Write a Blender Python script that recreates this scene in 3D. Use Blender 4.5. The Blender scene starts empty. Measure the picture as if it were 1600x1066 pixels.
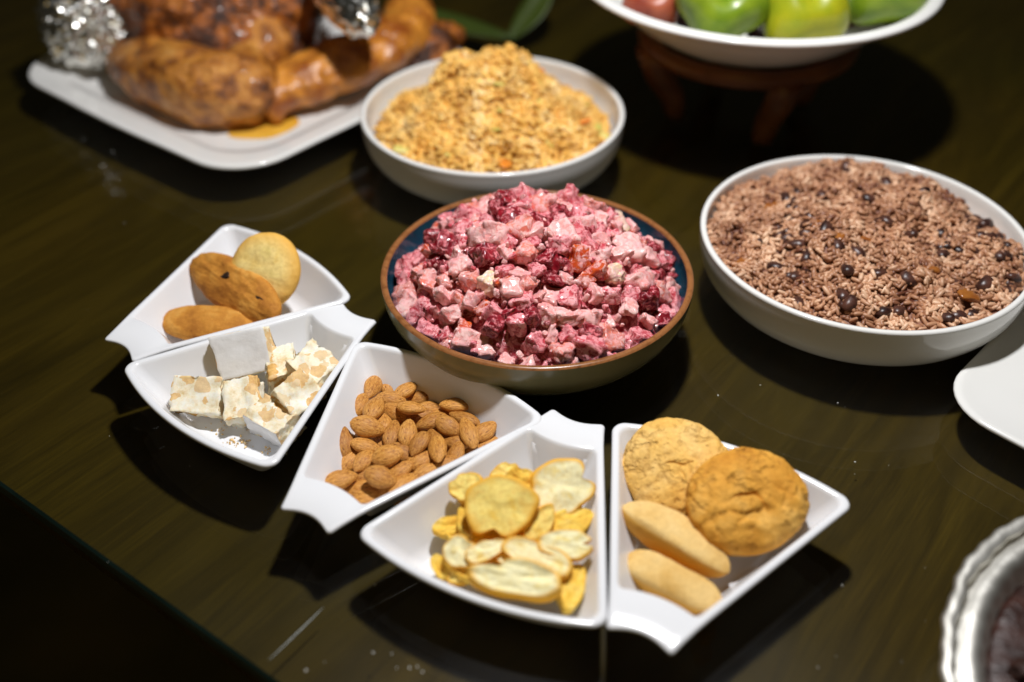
import bpy, bmesh, math, random
import numpy as np
from mathutils import Vector, Matrix, Euler, noise
R = math.radians
rnd = random.Random(7)
sc = bpy.context.scene
col = sc.collection

# ------------------------------------------------------------------ camera, world, lights
F_PX, PITCH, CAM_H = 1731.4, 0.67011, 0.5141
cam_d = bpy.data.cameras.new('camera'); cam = bpy.data.objects.new('camera', cam_d); col.objects.link(cam)
cam.location = (0, 0, CAM_H); cam.rotation_euler = (math.pi/2 - PITCH, 0, 0)
cam_d.sensor_width = 36; cam_d.lens = F_PX*36/1600
cam_d.clip_start = .02; cam_d.clip_end = 50
cam_d.dof.use_dof = True; cam_d.dof.focus_distance = .745; cam_d.dof.aperture_fstop = 2.4
sc.camera = cam

w = bpy.data.worlds.new("World"); sc.world = w; w.use_nodes = True
w.node_tree.nodes['Background'].inputs[0].default_value = (.75, .66, .36, 1)
w.node_tree.nodes['Background'].inputs[1].default_value = .014

def lamp(name, kind, loc, power, color, size, target=None):
    l = bpy.data.lights.new(name, kind); o = bpy.data.objects.new(name, l); col.objects.link(o)
    l.energy = power; l.color = color; o.location = loc
    if kind == 'POINT': l.shadow_soft_size = size
    else:
        l.shape = 'DISK'; l.size = size
        o.rotation_euler = (Vector(target) - Vector(loc)).to_track_quat('-Z', 'Y').to_euler()
    return o
lamp('ceiling_lamp', 'POINT', (.076, .665, .835), 35, (.985, .985, 1), .032)
lamp('room_light', 'AREA', (-.35, -.75, .62), 1.2, (1, .68, .20), .8, (.0, .75, .03))
sc.view_settings.view_transform = 'Standard'; sc.view_settings.look = 'None'
sc.view_settings.exposure = 0; sc.view_settings.gamma = 1
sc.cycles.use_denoising = True
sc.cycles.max_bounces = 8; sc.cycles.transparent_max_bounces = 16
sc.cycles.sample_clamp_indirect = 4

# ------------------------------------------------------------------ helpers
CP, SP = math.cos(PITCH), math.sin(PITCH)
def ray(px, py):
    return Vector((0, CP, -SP)) + Vector((1, 0, 0))*((px-800)/F_PX) + Vector((0, SP, CP))*((533-py)/F_PX)
ORG = Vector((0, 0, CAM_H))
def at(px, py, z):
    """the point at height z that stands at this place of the photograph"""
    d = ray(px, py); return ORG + d*((z-CAM_H)/d.z)
def hit(px, py, p, n):
    d = ray(px, py); return ORG + d*((p-ORG).dot(n)/d.dot(n))
def pose(cx, cy, z, n, ang, L, W):
    """frame of a flat-ish thing: centre, Z along n, X along an image direction; sizes in metres"""
    n = Vector(n).normalized(); p = at(cx, cy, z)
    a = R(ang); c, s = math.cos(a), -math.sin(a)
    x = hit(cx+c*20, cy+s*20, p, n) - hit(cx-c*20, cy-s*20, p, n)
    lx = x.length/40*L; x.normalize(); y = n.cross(x)
    q0, q1 = proj(p-y*.005), proj(p+y*.005)
    ly = W/((q1-q0).length/.01)
    M = Matrix((x, y, n)).transposed().to_4x4(); M.translation = p
    return M, lx, ly
def proj(p):
    d = p-ORG; zz = d.dot(Vector((0, CP, -SP)))
    return Vector((800+F_PX*d.x/zz, 533-F_PX*d.dot(Vector((0, SP, CP)))/zz))

def tag(o, label=None, cat=None, group=None, kind=None):
    if label: o['label'] = label
    if cat: o['category'] = cat
    if group: o['group'] = group
    if kind: o['kind'] = kind
    return o
def empty(name, loc, label, cat, group=None):
    o = bpy.data.objects.new(name, None); col.objects.link(o); o.location = loc; o.empty_display_size = .02
    return tag(o, label, cat, group)
def mesh(name, verts, faces, mat=None, smooth=True):
    m = bpy.data.meshes.new(name); m.from_pydata([tuple(v) for v in verts], [], faces)
    if mat:
        for k in (mat if isinstance(mat, (list, tuple)) else [mat]): m.materials.append(k)
    if smooth: m.polygons.foreach_set('use_smooth', [True]*len(m.polygons))
    m.update(); return m
def link(name, me, parent=None, M=None, loc=None):
    o = bpy.data.objects.new(name, me); col.objects.link(o)
    if parent: o.parent = parent
    if M is not None: o.matrix_local = M
    if loc is not None: o.location = loc
    return o
def loops_mesh(name, loops, mat, cap0=False, cap1=False, smooth=True, matfn=None):
    V = []; Fc = []; n = len(loops[0])
    for lp in loops: V += [tuple(v) for v in lp]
    for i in range(len(loops)-1):
        for j in range(n):
            k = (j+1) % n
            Fc.append((i*n+j, i*n+k, (i+1)*n+k, (i+1)*n+j))
    nf = len(Fc)
    for cap, i in ((cap0, 0), (cap1, len(loops)-1)):
        if cap:
            c = sum((Vector(v) for v in loops[i]), Vector())/n; V.append(tuple(c)); ci = len(V)-1
            for j in range(n):
                a, b = i*n+j, i*n+(j+1) % n
                Fc.append((b, a, ci) if i == 0 else (a, b, ci))
    me = mesh(name, V, Fc, mat, smooth)
    if matfn:
        for i in range(nf): me.polygons[i].material_index = matfn(i//n)
    return me
def batch(name, pv, pf, Ms, mat, tints=None, smooth=True):
    """many small alike pieces as one mesh; Ms: list of (3x3 array, offset)"""
    pv = np.array(pv, float); n = len(pv); k = len(Ms)
    A = np.array([m[0] for m in Ms]); T = np.array([m[1] for m in Ms])
    V = (np.einsum('kij,nj->kni', A, pv) + T[:, None, :]).reshape(-1, 3)
    Fc = []
    for i in range(k):
        b = i*n; Fc += [tuple(b+q for q in f) for f in pf]
    me = mesh(name, V, Fc, mat, smooth)
    if tints is not None:
        at_ = me.attributes.new('tint', 'FLOAT', 'POINT'); at_.data.foreach_set('value', np.repeat(np.array(tints, float), n))
    return me
def fbm(p, s, o=3): return noise.fractal(Vector(p)*s, 1.0, 2.0, o)

# ------------------------------------------------------------------ materials
def newmat(name):
    m = bpy.data.materials.new(name); m.use_nodes = True; nt = m.node_tree
    return m, nt, nt.nodes['Principled BSDF']
def setp(b, **k):
    for a, v in k.items():
        i = b.inputs[a.replace('_', ' ')]; i.default_value = (*v, 1) if isinstance(v, tuple) and len(v) == 3 and i.type == 'RGBA' else v
def coords(nt, scale=(1, 1, 1), kind='Object'):
    if kind == 'Position':
        g_ = nt.nodes.new('ShaderNodeNewGeometry'); return g_.outputs['Position']
    tc = nt.nodes.new('ShaderNodeTexCoord'); mp = nt.nodes.new('ShaderNodeMapping'); mp.inputs['Scale'].default_value = scale
    nt.links.new(tc.outputs[kind], mp.inputs[0]); return mp.outputs[0]
def tex_noise(nt, vec, scale, detail=4, rough=.55, dist=0):
    n = nt.nodes.new('ShaderNodeTexNoise'); nt.links.new(vec, n.inputs['Vector'])
    n.inputs['Scale'].default_value = scale; n.inputs['Detail'].default_value = detail; n.inputs['Roughness'].default_value = rough
    n.inputs['Distortion'].default_value = dist; return n.outputs[0]
def ramp(nt, fac, stops):
    r = nt.nodes.new('ShaderNodeValToRGB'); nt.links.new(fac, r.inputs[0]); e = r.color_ramp.elements
    while len(e) < len(stops): e.new(.5)
    for i, (p, c) in enumerate(stops): e[i].position = p; e[i].color = (*c, 1) if len(c) == 3 else c
    return r.outputs[0]
def mix(nt, fac, a, b, mode='MIX'):
    m = nt.nodes.new('ShaderNodeMix'); m.data_type = 'RGBA'; m.blend_type = mode
    for v, i in ((fac, 0), (a, 6), (b, 7)):
        if hasattr(v, 'is_linked') or hasattr(v, 'links'): nt.links.new(v, m.inputs[i])
        else: m.inputs[i].default_value = (*v, 1) if isinstance(v, tuple) else v
    return m.outputs[2]
def bump(nt, b, h, strength, dist, prev=None):
    n = nt.nodes.new('ShaderNodeBump'); n.inputs['Strength'].default_value = strength; n.inputs['Distance'].default_value = dist
    nt.links.new(h, n.inputs['Height'])
    if prev: nt.links.new(prev, n.inputs['Normal'])
    nt.links.new(n.outputs[0], b.inputs['Normal']); return n.outputs[0]
def simple(name, c1, c2=None, rough=.5, nscale=60, bs=0, bd=.0005, bscale=200, **k):
    m, nt, b = newmat(name); v = coords(nt, kind='Position')
    if c2 is None: c2 = tuple(x*.9 for x in c1)
    nt.links.new(ramp(nt, tex_noise(nt, v, nscale), [(.35, c1), (.65, c2)]), b.inputs['Base Color'])
    setp(b, Roughness=rough, **k)
    if bs: bump(nt, b, tex_noise(nt, v, bscale, 5), bs, bd)
    return m
def mathn(nt, op, a, b_=None):
    n = nt.nodes.new('ShaderNodeMath'); n.operation = op
    for i, v in enumerate((a, b_)):
        if v is None: continue
        if isinstance(v, (int, float)): n.inputs[i].default_value = v
        else: nt.links.new(v, n.inputs[i])
    return n.outputs[0]
def attr(nt, name):
    a = nt.nodes.new('ShaderNodeAttribute'); a.attribute_name = name; return a.outputs['Fac']
def obj_random(nt): return nt.nodes.new('ShaderNodeObjectInfo').outputs['Random']

melamine = simple('white_melamine', (.78, .785, .80), (.765, .77, .785), .15, 8, .03, .0004, 30)
ceramic = simple('white_ceramic', (.80, .79, .76), (.77, .765, .73), .12, 10, .02, .0004, 40)
olive_glaze = simple('olive_glaze', (.20, .19, .10), (.16, .155, .08), .25, 30, .1, .0003, 200)

def mk_blue():
    m, nt, b = newmat('blue_reactive_glaze'); v = coords(nt)
    n = tex_noise(nt, v, 40, 4, .6, .6)
    nt.links.new(ramp(nt, n, [(.3, (.010, .042, .075)), (.6, (.016, .075, .12)), (.8, (.06, .13, .15))]), b.inputs['Base Color'])
    setp(b, Roughness=.15); return m
blue_glaze = mk_blue()
def mk_rim():
    m, nt, b = newmat('brown_rim_glaze'); v = coords(nt)
    nt.links.new(ramp(nt, tex_noise(nt, v, 160, 5, .7), [(.3, (.17, .060, .018)), (.55, (.31, .125, .042)), (.75, (.12, .042, .014))]), b.inputs['Base Color'])
    setp(b, Roughness=.25); return m
rim_glaze = mk_rim()

def mk_wood():
    m, nt, b = newmat('dark_stained_wood')
    v = coords(nt, (1.1, 10, 1)); big = tex_noise(nt, v, 1.6, 5, .6, .8)
    v2 = coords(nt, (6, 160, 1)); fine = tex_noise(nt, v2, 3, 6, .7, .1)
    v3 = coords(nt, (1, 1, 1)); pat = tex_noise(nt, v3, 2.2, 2)
    c = ramp(nt, big, [(.30, (.024, .0150, .0010)), (.46, (.052, .0320, .0026)), (.54, (.036, .0220, .0018)), (.70, (.070, .0435, .0040))])
    c = mix(nt, .75, c, ramp(nt, fine, [(.3, (.68, .68, .68)), (.7, (1.25, 1.22, 1.15))]), 'MULTIPLY')
    c = mix(nt, .6, c, ramp(nt, pat, [(.35, (.75, .85, .7)), (.65, (1.25, 1.1, 1.0))]), 'MULTIPLY')
    nt.links.new(c, b.inputs['Base Color'])
    setp(b, Roughness=.6, Specular_IOR_Level=.08); bump(nt, b, fine, .12, .0004)
    return m
wood = mk_wood()
def mk_glass():
    m = bpy.data.materials.new('table_glass'); m.use_nodes = True; nt = m.node_tree; nt.nodes.clear()
    out = nt.nodes.new('ShaderNodeOutputMaterial'); mx = nt.nodes.new('ShaderNodeMixShader')
    tr = nt.nodes.new('ShaderNodeBsdfTransparent'); tr.inputs[0].default_value = (.955, .975, .95, 1)
    gl = nt.nodes.new('ShaderNodeBsdfGlossy'); gl.inputs['Roughness'].default_value = .012
    g2 = nt.nodes.new('ShaderNodeBsdfGlossy'); g2.inputs['Roughness'].default_value = .38; m2 = nt.nodes.new('ShaderNodeMixShader')   # a faint greasy film
    sm_ = ramp(nt, tex_noise(nt, coords(nt, kind='Position'), 9, 4, .6, .4), [(.35, (.02, .02, .02)), (.7, (.13, .13, .13))]); nt.links.new(sm_, m2.inputs[0])
    nt.links.new(gl.outputs[0], m2.inputs[1]); nt.links.new(g2.outputs[0], m2.inputs[2])
    fr = nt.nodes.new('ShaderNodeLayerWeight'); fr.inputs[0].default_value = .5
    # Fresnel of a plain glass face, the same from both sides: 0.04 + 0.96*(1-cos)^5
    p = mathn(nt, 'POWER', fr.outputs['Facing'], 5.0)
    f = mathn(nt, 'ADD', mathn(nt, 'MULTIPLY', p, .96), .04)
    nt.links.new(f, mx.inputs[0]); nt.links.new(tr.outputs[0], mx.inputs[1]); nt.links.new(m2.outputs[0], mx.inputs[2])
    nt.links.new(mx.outputs[0], out.inputs[0]); return m
glass = mk_glass()
glass_edge = simple('green_glass_edge', (.010, .022, .018), (.006, .014, .011), .1, 20)

def mk_almond():
    m, nt, b = newmat('almond_skin'); v = coords(nt, (2.2, 17, 17)); rid = tex_noise(nt, v, 1.0, 5, .62, .7)
    vo = nt.nodes.new('ShaderNodeVectorMath'); vo.operation = 'ADD'
    sp = tex_noise(nt, coords(nt, (8, 8, 8)), 1, 3)
    c = ramp(nt, rid, [(.32, (.20, .065, .008)), (.43, (.48, .19, .028)), (.56, (.66, .31, .062)), (.72, (.84, .49, .14))])
    c = mix(nt, .5, c, ramp(nt, sp, [(.3, (.82, .78, .72)), (.7, (1.1, 1.1, 1.1))]), 'MULTIPLY')
    c = mix(nt, .8, c, ramp(nt, obj_random(nt), [(0, (.62, .55, .48)), (.45, (.95, .93, .92)), (1, (1.12, 1.14, 1.18))]), 'MULTIPLY')
    nt.links.new(c, b.inputs['Base Color']); setp(b, Roughness=.48, Specular_IOR_Level=.35); bump(nt, b, rid, .75, .0007); return m
almond_m = mk_almond()

def mk_bake(name, stops, cs=60, rough=.75, bs=.6, bd=.0008, cracks=False, dark=(.2, .07, .01), rim=None):
    m, nt, b = newmat(name); v = coords(nt, kind='Position')
    n = tex_noise(nt, v, cs, 5, .6, .3); f = tex_noise(nt, v, 420, 4, .7)
    c = ramp(nt, n, stops)
    c = mix(nt, .45, c, ramp(nt, f, [(.3, (.7, .62, .5)), (.65, (1.12, 1.12, 1.12))]), 'MULTIPLY')
    if rim:
        e = attr(nt, 'edge'); e2 = mathn(nt, 'ADD', e, mathn(nt, 'MULTIPLY', mathn(nt, 'SUBTRACT', n, .5), .7))
        c = mix(nt, ramp(nt, e2, [(.10, (0, 0, 0)), (.95, (1, 1, 1))]), c, rim)
    if cracks:
        vo = nt.nodes.new('ShaderNodeTexVoronoi'); vo.feature = 'DISTANCE_TO_EDGE'; vo.inputs['Scale'].default_value = 95
        ad = nt.nodes.new('ShaderNodeMix'); ad.data_type = 'RGBA'; ad.blend_type = 'ADD'; ad.inputs[0].default_value = .022
        nz = nt.nodes.new('ShaderNodeTexNoise'); nz.inputs['Scale'].default_value = 60; nz.inputs['Detail'].default_value = 4; nt.links.new(v, nz.inputs['Vector'])
        nt.links.new(v, ad.inputs[6]); nt.links.new(nz.outputs['Color'], ad.inputs[7]); nt.links.new(ad.outputs[2], vo.inputs['Vector'])
        region = ramp(nt, tex_noise(nt, v, 38, 2), [(.50, (0, 0, 0)), (.58, (1, 1, 1))])
        crack = ramp(nt, vo.outputs[0], [(0, (0, 0, 0)), (.16, (1, 1, 1))])
        pit = ramp(nt, tex_noise(nt, v, 230, 2, .5), [(.30, (0, 0, 0)), (.42, (1, 1, 1))])
        cr = mix(nt, region, (1.0, 1.0, 1.0), crack)
        c = mix(nt, cr, mix(nt, .30, c, dark), c); c = mix(nt, pit, mix(nt, .25, c, dark), c)
        p = bump(nt, b, cr, .6, .0014); p = bump(nt, b, pit, .6, .0012, p); p = bump(nt, b, tex_noise(nt, v, 130, 3), .7, .002, p); bump(nt, b, f, bs, bd, p)
    else:
        bump(nt, b, f, bs, bd)
    nt.links.new(c, b.inputs['Base Color']); setp(b, Roughness=rough, Specular_IOR_Level=.25)
    return m
cookie_orange = mk_bake('orange_cookie', [(.3, (.58, .24, .022)), (.5, (.74, .36, .050)), (.7, (.86, .50, .12))], 35, cracks=True, dark=(.30, .11, .015))
cookie_tan = mk_bake('tan_cookie', [(.3, (.70, .36, .060)), (.5, (.84, .50, .12)), (.7, (.88, .58, .20))], 35, cracks=True, dark=(.42, .18, .03))
cookie_pale = mk_bake('pale_cookie', [(.3, (.78, .54, .15)), (.55, (.86, .66, .25)), (.8, (.66, .52, .15))], 90, bs=.5, rim=(.76, .42, .08))
cookie_brown = mk_bake('brown_cookie', [(.3, (.34, .12, .015)), (.5, (.56, .24, .035)), (.72, (.74, .40, .09))], 45, bs=.5)
stick_m = mk_bake('pale_biscuit', [(.3, (.66, .38, .09)), (.55, (.80, .54, .20)), (.8, (.84, .62, .28))], 40, bs=.45, bd=.0006, rim=(.66, .34, .055))
toast_m = mk_bake('toasted_bread', [(.3, (.90, .72, .24)), (.47, (.94, .89, .56)), (.64, (.92, .82, .42)), (.74, (.84, .56, .10))], 110, rough=.7, bs=.5, bd=.0007, rim=(.84, .44, .035))
toast_y = mk_bake('golden_toasted_bread', [(.3, (.86, .56, .08)), (.5, (.92, .74, .22)), (.75, (.80, .44, .05))], 90, rough=.7, bs=.6, bd=.0008, rim=(.80, .42, .04))
toast_b = mk_bake('golden_crust', [(.3, (.74, .36, .03)), (.5, (.88, .58, .08)), (.75, (.92, .72, .22))], 110, rough=.7, bs=.6, bd=.0008)
raisin_m = simple('raisin', (.02, .012, .010), (.05, .025, .012), .35, 200, .4, .0005, 500)

def mk_nougat():
    m, nt, b = newmat('nougat'); v = coords(nt, kind='Position')
    nz = nt.nodes.new('ShaderNodeTexNoise'); nz.inputs['Scale'].default_value = 120; nz.inputs['Detail'].default_value = 3; nt.links.new(v, nz.inputs['Vector'])
    ad = mix(nt, .013, v, nz.outputs['Color'], 'ADD')
    vo = nt.nodes.new('ShaderNodeTexVoronoi'); vo.inputs['Scale'].default_value = 92; vo.inputs['Randomness'].default_value = .85; nt.links.new(ad, vo.inputs['Vector'])
    r = nt.nodes.new('ShaderNodeSeparateColor'); nt.links.new(vo.outputs['Color'], r.inputs[0])
    isnut = mathn(nt, 'MULTIPLY', mathn(nt, 'GREATER_THAN', r.outputs[0], .40), mathn(nt, 'LESS_THAN', vo.outputs['Distance'], .52))
    n = tex_noise(nt, v, 260, 5, .7)
    nut = ramp(nt, n, [(.3, (.50, .22, .035)), (.55, (.76, .45, .13)), (.8, (.84, .60, .26))])
    nut = mix(nt, r.outputs[1], nut, (.82, .66, .42))
    white = ramp(nt, tex_noise(nt, v, 90, 5, .7), [(.32, (.66, .46, .20)), (.47, (.84, .74, .52)), (.62, (.88, .85, .74))])
    nt.links.new(mix(nt, isnut, white, nut), b.inputs['Base Color'])
    setp(b, Roughness=.6, Specular_IOR_Level=.3, Subsurface_Weight=.08, Subsurface_Scale=.003)
    p = bump(nt, b, n, .5, .0006); bump(nt, b, isnut, .5, .0006, p); return m
nougat_m = mk_nougat()
wafer_m = simple('rice_paper', (.80, .79, .78), (.74, .73, .72), .7, 200, .5, .0004, 350)
crumb_m = simple('pale_crumb', (.8, .62, .36), (.72, .45, .16), .8, 500)

def mk_salad(name, c1, c2, mayo, amt, sss=.12):
    m, nt, b = newmat(name); v = coords(nt)
    geo = nt.nodes.new('ShaderNodeNewGeometry')
    vm = nt.nodes.new('ShaderNodeMapping'); nt.links.new(geo.outputs['Position'], vm.inputs[0]); w_ = vm.outputs[0]
    base = ramp(nt, tex_noise(nt, w_, 170, 4, .6), [(.35, c1), (.65, c2)])
    cover = ramp(nt, tex_noise(nt, w_, 230, 5, .68, .8), [(amt-.06, (1, 1, 1)), (amt+.07, (0, 0, 0))])
    my = ramp(nt, tex_noise(nt, w_, 90, 3), [(.35, mayo), (.65, (mayo[0]*.90, mayo[1]*.66, mayo[2]*.72))])
    nt.links.new(mix(nt, cover, base, my), b.inputs['Base Color'])
    setp(b, Roughness=.17, Specular_IOR_Level=.6, Subsurface_Weight=sss, Subsurface_Scale=.002)
    p = bump(nt, b, tex_noise(nt, w_, 330, 3, .5), .4, .0009); bump(nt, b, cover, .5, .0009, p); return m
PINK = (.88, .50, .46)
salad_mats = {
 'beet_cube': mk_salad('beet', (.12, .003, .008), (.30, .012, .022), (.84, .27, .29), .44),
 'coated_beet_cube': mk_salad('coated_beet', (.40, .018, .036), (.66, .09, .11), (.92, .42, .43), .52),
 'potato_cube': mk_salad('potato', (.90, .42, .38), (.84, .25, .23), (.94, .60, .56), .53),
 'apple_cube': mk_salad('apple', (.80, .24, .16), (.72, .13, .10), PINK, .51),
 'carrot_cube': mk_salad('carrot', (.64, .10, .018), (.52, .040, .010), PINK, .47),
 'egg_cube': mk_salad('egg', (.92, .74, .42), (.88, .54, .42), (.92, .66, .58), .50),
}
dressing_m = mk_salad('pink_dressing', (.48, .07, .09), (.24, .016, .03), (.84, .38, .38), .47)

def mk_rice(name, stops, rough=.4):
    m, nt, b = newmat(name); t = attr(nt, 'tint')
    geo = nt.nodes.new('ShaderNodeNewGeometry'); n = tex_noise(nt, geo.outputs['Position'], 40, 3)
    c = ramp(nt, t, stops)
    c = mix(nt, .8, c, ramp(nt, n, [(.35, (.78, .72, .68)), (.6, (1.1, 1.08, 1.05))]), 'MULTIPLY')
    nt.links.new(c, b.inputs['Base Color']); setp(b, Roughness=rough, Specular_IOR_Level=.4); return m
rice_m = mk_rice('bean_stained_rice', [(0, (.13, .040, .022)), (.3, (.33, .150, .078)), (.6, (.52, .275, .155)), (1, (.76, .51, .34))])
fried_m = mk_rice('yellow_fried_rice', [(0, (.50, .22, .025)), (.3, (.78, .43, .085)), (.65, (.88, .57, .16)), (1, (.92, .70, .34))])
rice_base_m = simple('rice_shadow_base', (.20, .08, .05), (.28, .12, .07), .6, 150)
fried_base_m = simple('fried_rice_base', (.55, .30, .06), (.66, .38, .09), .6, 150)
bean_m = simple('black_bean_skin', (.020, .007, .006), (.10, .038, .024), .36, 110, .5, .0006, 300)
caramel_m = simple('caramelised_vegetable', (.36, .13, .025), (.24, .07, .015), .25, 120)
carrot_m = simple('carrot_piece', (.80, .28, .03), (.74, .20, .02), .35, 100)
cabbage_m = simple('cabbage_piece', (.70, .58, .18), (.58, .52, .10), .35, 100)

def mk_skin(st_=None, nm_='roast_skin'):
    m, nt, b = newmat(nm_); geo = nt.nodes.new('ShaderNodeNewGeometry'); v = geo.outputs['Position']
    n = tex_noise(nt, v, 44, 7, .72, .25)
    c = ramp(nt, n, st_ or [(.37, (.014, .004, .002)), (.47, (.10, .024, .003)), (.55, (.38, .105, .010)), (.68, (.60, .22, .03)), (.80, (.66, .34, .10))])
    nt.links.new(c, b.inputs['Base Color']); setp(b, Roughness=.30, Specular_IOR_Level=.55, Coat_Weight=.15, Coat_Roughness=.12)
    bump(nt, b, tex_noise(nt, v, 130, 5, .65), .9, .005); return m
skin_m = mk_skin()
thigh_m = mk_skin(((.30, (.028, .008, .003)), (.41, (.20, .055, .007)), (.51, (.50, .18, .022)), (.62, (.68, .31, .060)), (.75, (.72, .42, .17))), 'pale_roast_skin')
wing_m = simple('orange_roast_skin', (.68, .27, .035), (.26, .065, .008), .30, 48, .8, .003, 130, Coat_Weight=.15, Coat_Roughness=.2)
foil_m = simple('aluminium_foil', (.86, .85, .80), (.80, .79, .74), .26, 60, .3, .001, 300, Metallic=1.0)
tray_m = simple('foil_tray_metal', (.78, .76, .70), (.66, .64, .58), .52, 60, .4, .0008, 160, Metallic=1.0)
juice_m = simple('orange_juices', (.72, .36, .03), (.80, .46, .06), .12, 40)
stew_m = simple('dark_roast_meat', (.016, .005, .003), (.045, .013, .007), .45, 60, .6, .002, 220)
floor_m = simple('dark_floor', (.20, .17, .075), (.10, .095, .045), .6, 3)
stand_m = simple('brown_wood_stand', (.17, .055, .010), (.11, .034, .006), .4, 30)
leaf_m = simple('dark_green_leaf', (.030, .048, .004), (.040, .060, .005), .5, 20)
reflection_m = simple('painted_reflection', (.15, .165, .135), (.06, .07, .055), .4, 400)  # pale colour stands in for a streak reflected in the glass

# ------------------------------------------------------------------ floor and table
fl = link('floor', mesh('floor', [(-6, -6, 0), (6, -6, 0), (6, 6, 0), (-6, 6, 0)], [(0, 1, 2, 3)], floor_m), loc=(0, 0, -.76)); tag(fl, kind='structure')

E0 = Vector((-.129, .354, 0)); ed = Vector((.806, -.592, 0)).normalized(); nd = Vector((-ed.y, ed.x, 0))
TM = Matrix((nd, -ed, Vector((0, 0, 1)))).transposed().to_4x4(); TM.translation = E0   # local x: into the table, y: along the edge
table = empty('dining_table', (0, 0, 0), 'dark wooden dining table with a glass sheet over its top', 'table')
table.matrix_world = TM
def box(x0, x1, y0, y1, z0, z1):
    return [(x0, y0, z0), (x1, y0, z0), (x1, y1, z0), (x0, y1, z0), (x0, y0, z1), (x1, y0, z1), (x1, y1, z1), (x0, y1, z1)], \
           [(3, 2, 1, 0), (4, 5, 6, 7), (0, 1, 5, 4), (1, 2, 6, 5), (2, 3, 7, 6), (3, 0, 4, 7)]
def bevel_box(name, b, mat, bw, seg=2, parent=None):
    v, f = box(*b); me = mesh(name, v, f, mat, False); bm = bmesh.new(); bm.from_mesh(me)
    bmesh.ops.bevel(bm, geom=bm.edges[:], offset=bw, segments=seg, affect='EDGES', profile=.5); bm.to_mesh(me); bm.free()
    me.polygons.foreach_set('use_smooth', [True]*len(me.polygons)); 
    me.update(); return link(name, me, parent)
TY0, TY1, TX1 = -1.0, 1.35, 1.45
gv, gf = box(0, TX1, TY0, TY1, -.010, 0)
gm = mesh('glass_top', gv, gf, [glass, glass_edge], False)
for p in gm.polygons: p.material_index = 0 if abs(p.normal.z) > .5 else 1
bmq = bmesh.new(); bmq.from_mesh(gm)
bmesh.ops.bevel(bmq, geom=[e for e in bmq.edges if all(abs(v.co.z) < 1e-6 for v in e.verts)], offset=.0018, segments=1, affect='EDGES')
bmq.to_mesh(gm); bmq.free()
for p in gm.polygons: p.material_index = 0 if abs(p.normal.z) > .99 else 1
link('glass_top', gm, table)
bevel_box('wooden_top', (.004, TX1-.004, TY0+.004, TY1-.004, -.030, -.0140), wood, .003, 3, table)
for x in (.12, TX1-.12):
    for y in (TY0+.12, TY1-.12):
        bevel_box('leg', (x-.035, x+.035, y-.035, y+.035, -.76, -.091), wood, .004, 2, table)
bevel_box('apron', (.09, TX1-.09, TY0+.09, TY1-.09, -.090, -.0305), wood, .004, 2, table)

# ------------------------------------------------------------------ wedge dishes
def fillet(poly, n=8):
    """poly: list of (x, y, r); every corner gives n points when r is not None, one when None"""
    out = []; N = len(poly)
    for i, (x, y, r) in enumerate(poly):
        P = Vector((x, y))
        if r is None: out.append(P); continue
        A = Vector(poly[i-1][:2]); B = Vector(poly[(i+1) % N][:2]); a = (A-P).normalized(); b = (B-P).normalized()
        an = math.acos(max(-1, min(1, a.dot(b)))); t = min(r/math.tan(an/2), (A-P).length*.95, (B-P).length*.95); r2 = t*math.tan(an/2)
        c = P + (a+b).normalized()*(r2/math.sin(an/2)); s = P+a*t-c; e = P+b*t-c
        a0 = math.atan2(s.y, s.x); d = math.atan2(e.y, e.x)-a0
        d = (d+math.pi) % (2*math.pi)-math.pi
        for k in range(n): q = a0+d*k/(n-1); out.append(c+Vector((math.cos(q), math.sin(q)))*abs(r2))
    return out
W0, W1, LEN, SAG = .0170, .0781, .1483, .0148
def wedge(x0, ins, rc, bow, rt, xin=0, na=22, ns=14, flare=0):
    """closed outline of the annular wedge: start x0, inset ins from the sides and arc, corner radius rc, end bow"""
    sl = (W1-W0)/LEN; k = math.sqrt(1+sl*sl)
    half = lambda x: W0 + sl*x - ins*k
    Ra = (W1**2+SAG**2)/(2*SAG); ca = LEN+SAG-Ra; Rr = Ra-ins
    # corner where side meets arc
    a, b_, c_ = 1+sl*sl, 2*(sl*(W0-ins*k)) - 2*ca, (W0-ins*k)**2+ca*ca-Rr*Rr
    xc = (-b_+math.sqrt(b_*b_-4*a*c_))/(2*a); yc = half(xc)
    poly = []
    h0 = half(x0)
    poly.append((x0, h0+flare, rt))
    for i in range(1, 10):                                   # bowed narrow end, from +y to -y
        t = i/10; y = h0*(1-2*t); poly.append((x0+bow*math.sin(math.pi*t)**.8, y, None))
    poly.append((x0, -h0-flare, rt))
    for i in range(1, ns): t = i/ns; x = x0+(xc-x0-rc*.9)*t; poly.append((x, -half(x)-flare*max(0, 1-t*5)**2, None))
    poly.append((xc, -yc, rc))
    a1 = math.asin(yc/Rr)
    for i in range(1, na):
        q = -a1+2*a1*i/na
        if abs(q) > a1-rc*.7/Rr: q = math.copysign(a1-rc*.7/Rr, q)
        poly.append((ca+Rr*math.cos(q), Rr*math.sin(q), None))
    poly.append((xc, yc, rc))
    for i in range(ns-1, 0, -1): t = i/ns; x = x0+(xc-x0-rc*.9)*t; poly.append((x, half(x)+flare*max(0, 1-t*5)**2, None))
    return fillet(poly)
HW = .034
def zl(pts, z, f=None): return [(p.x, p.y, z + (f(p) if f else 0)) for p in pts]
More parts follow.
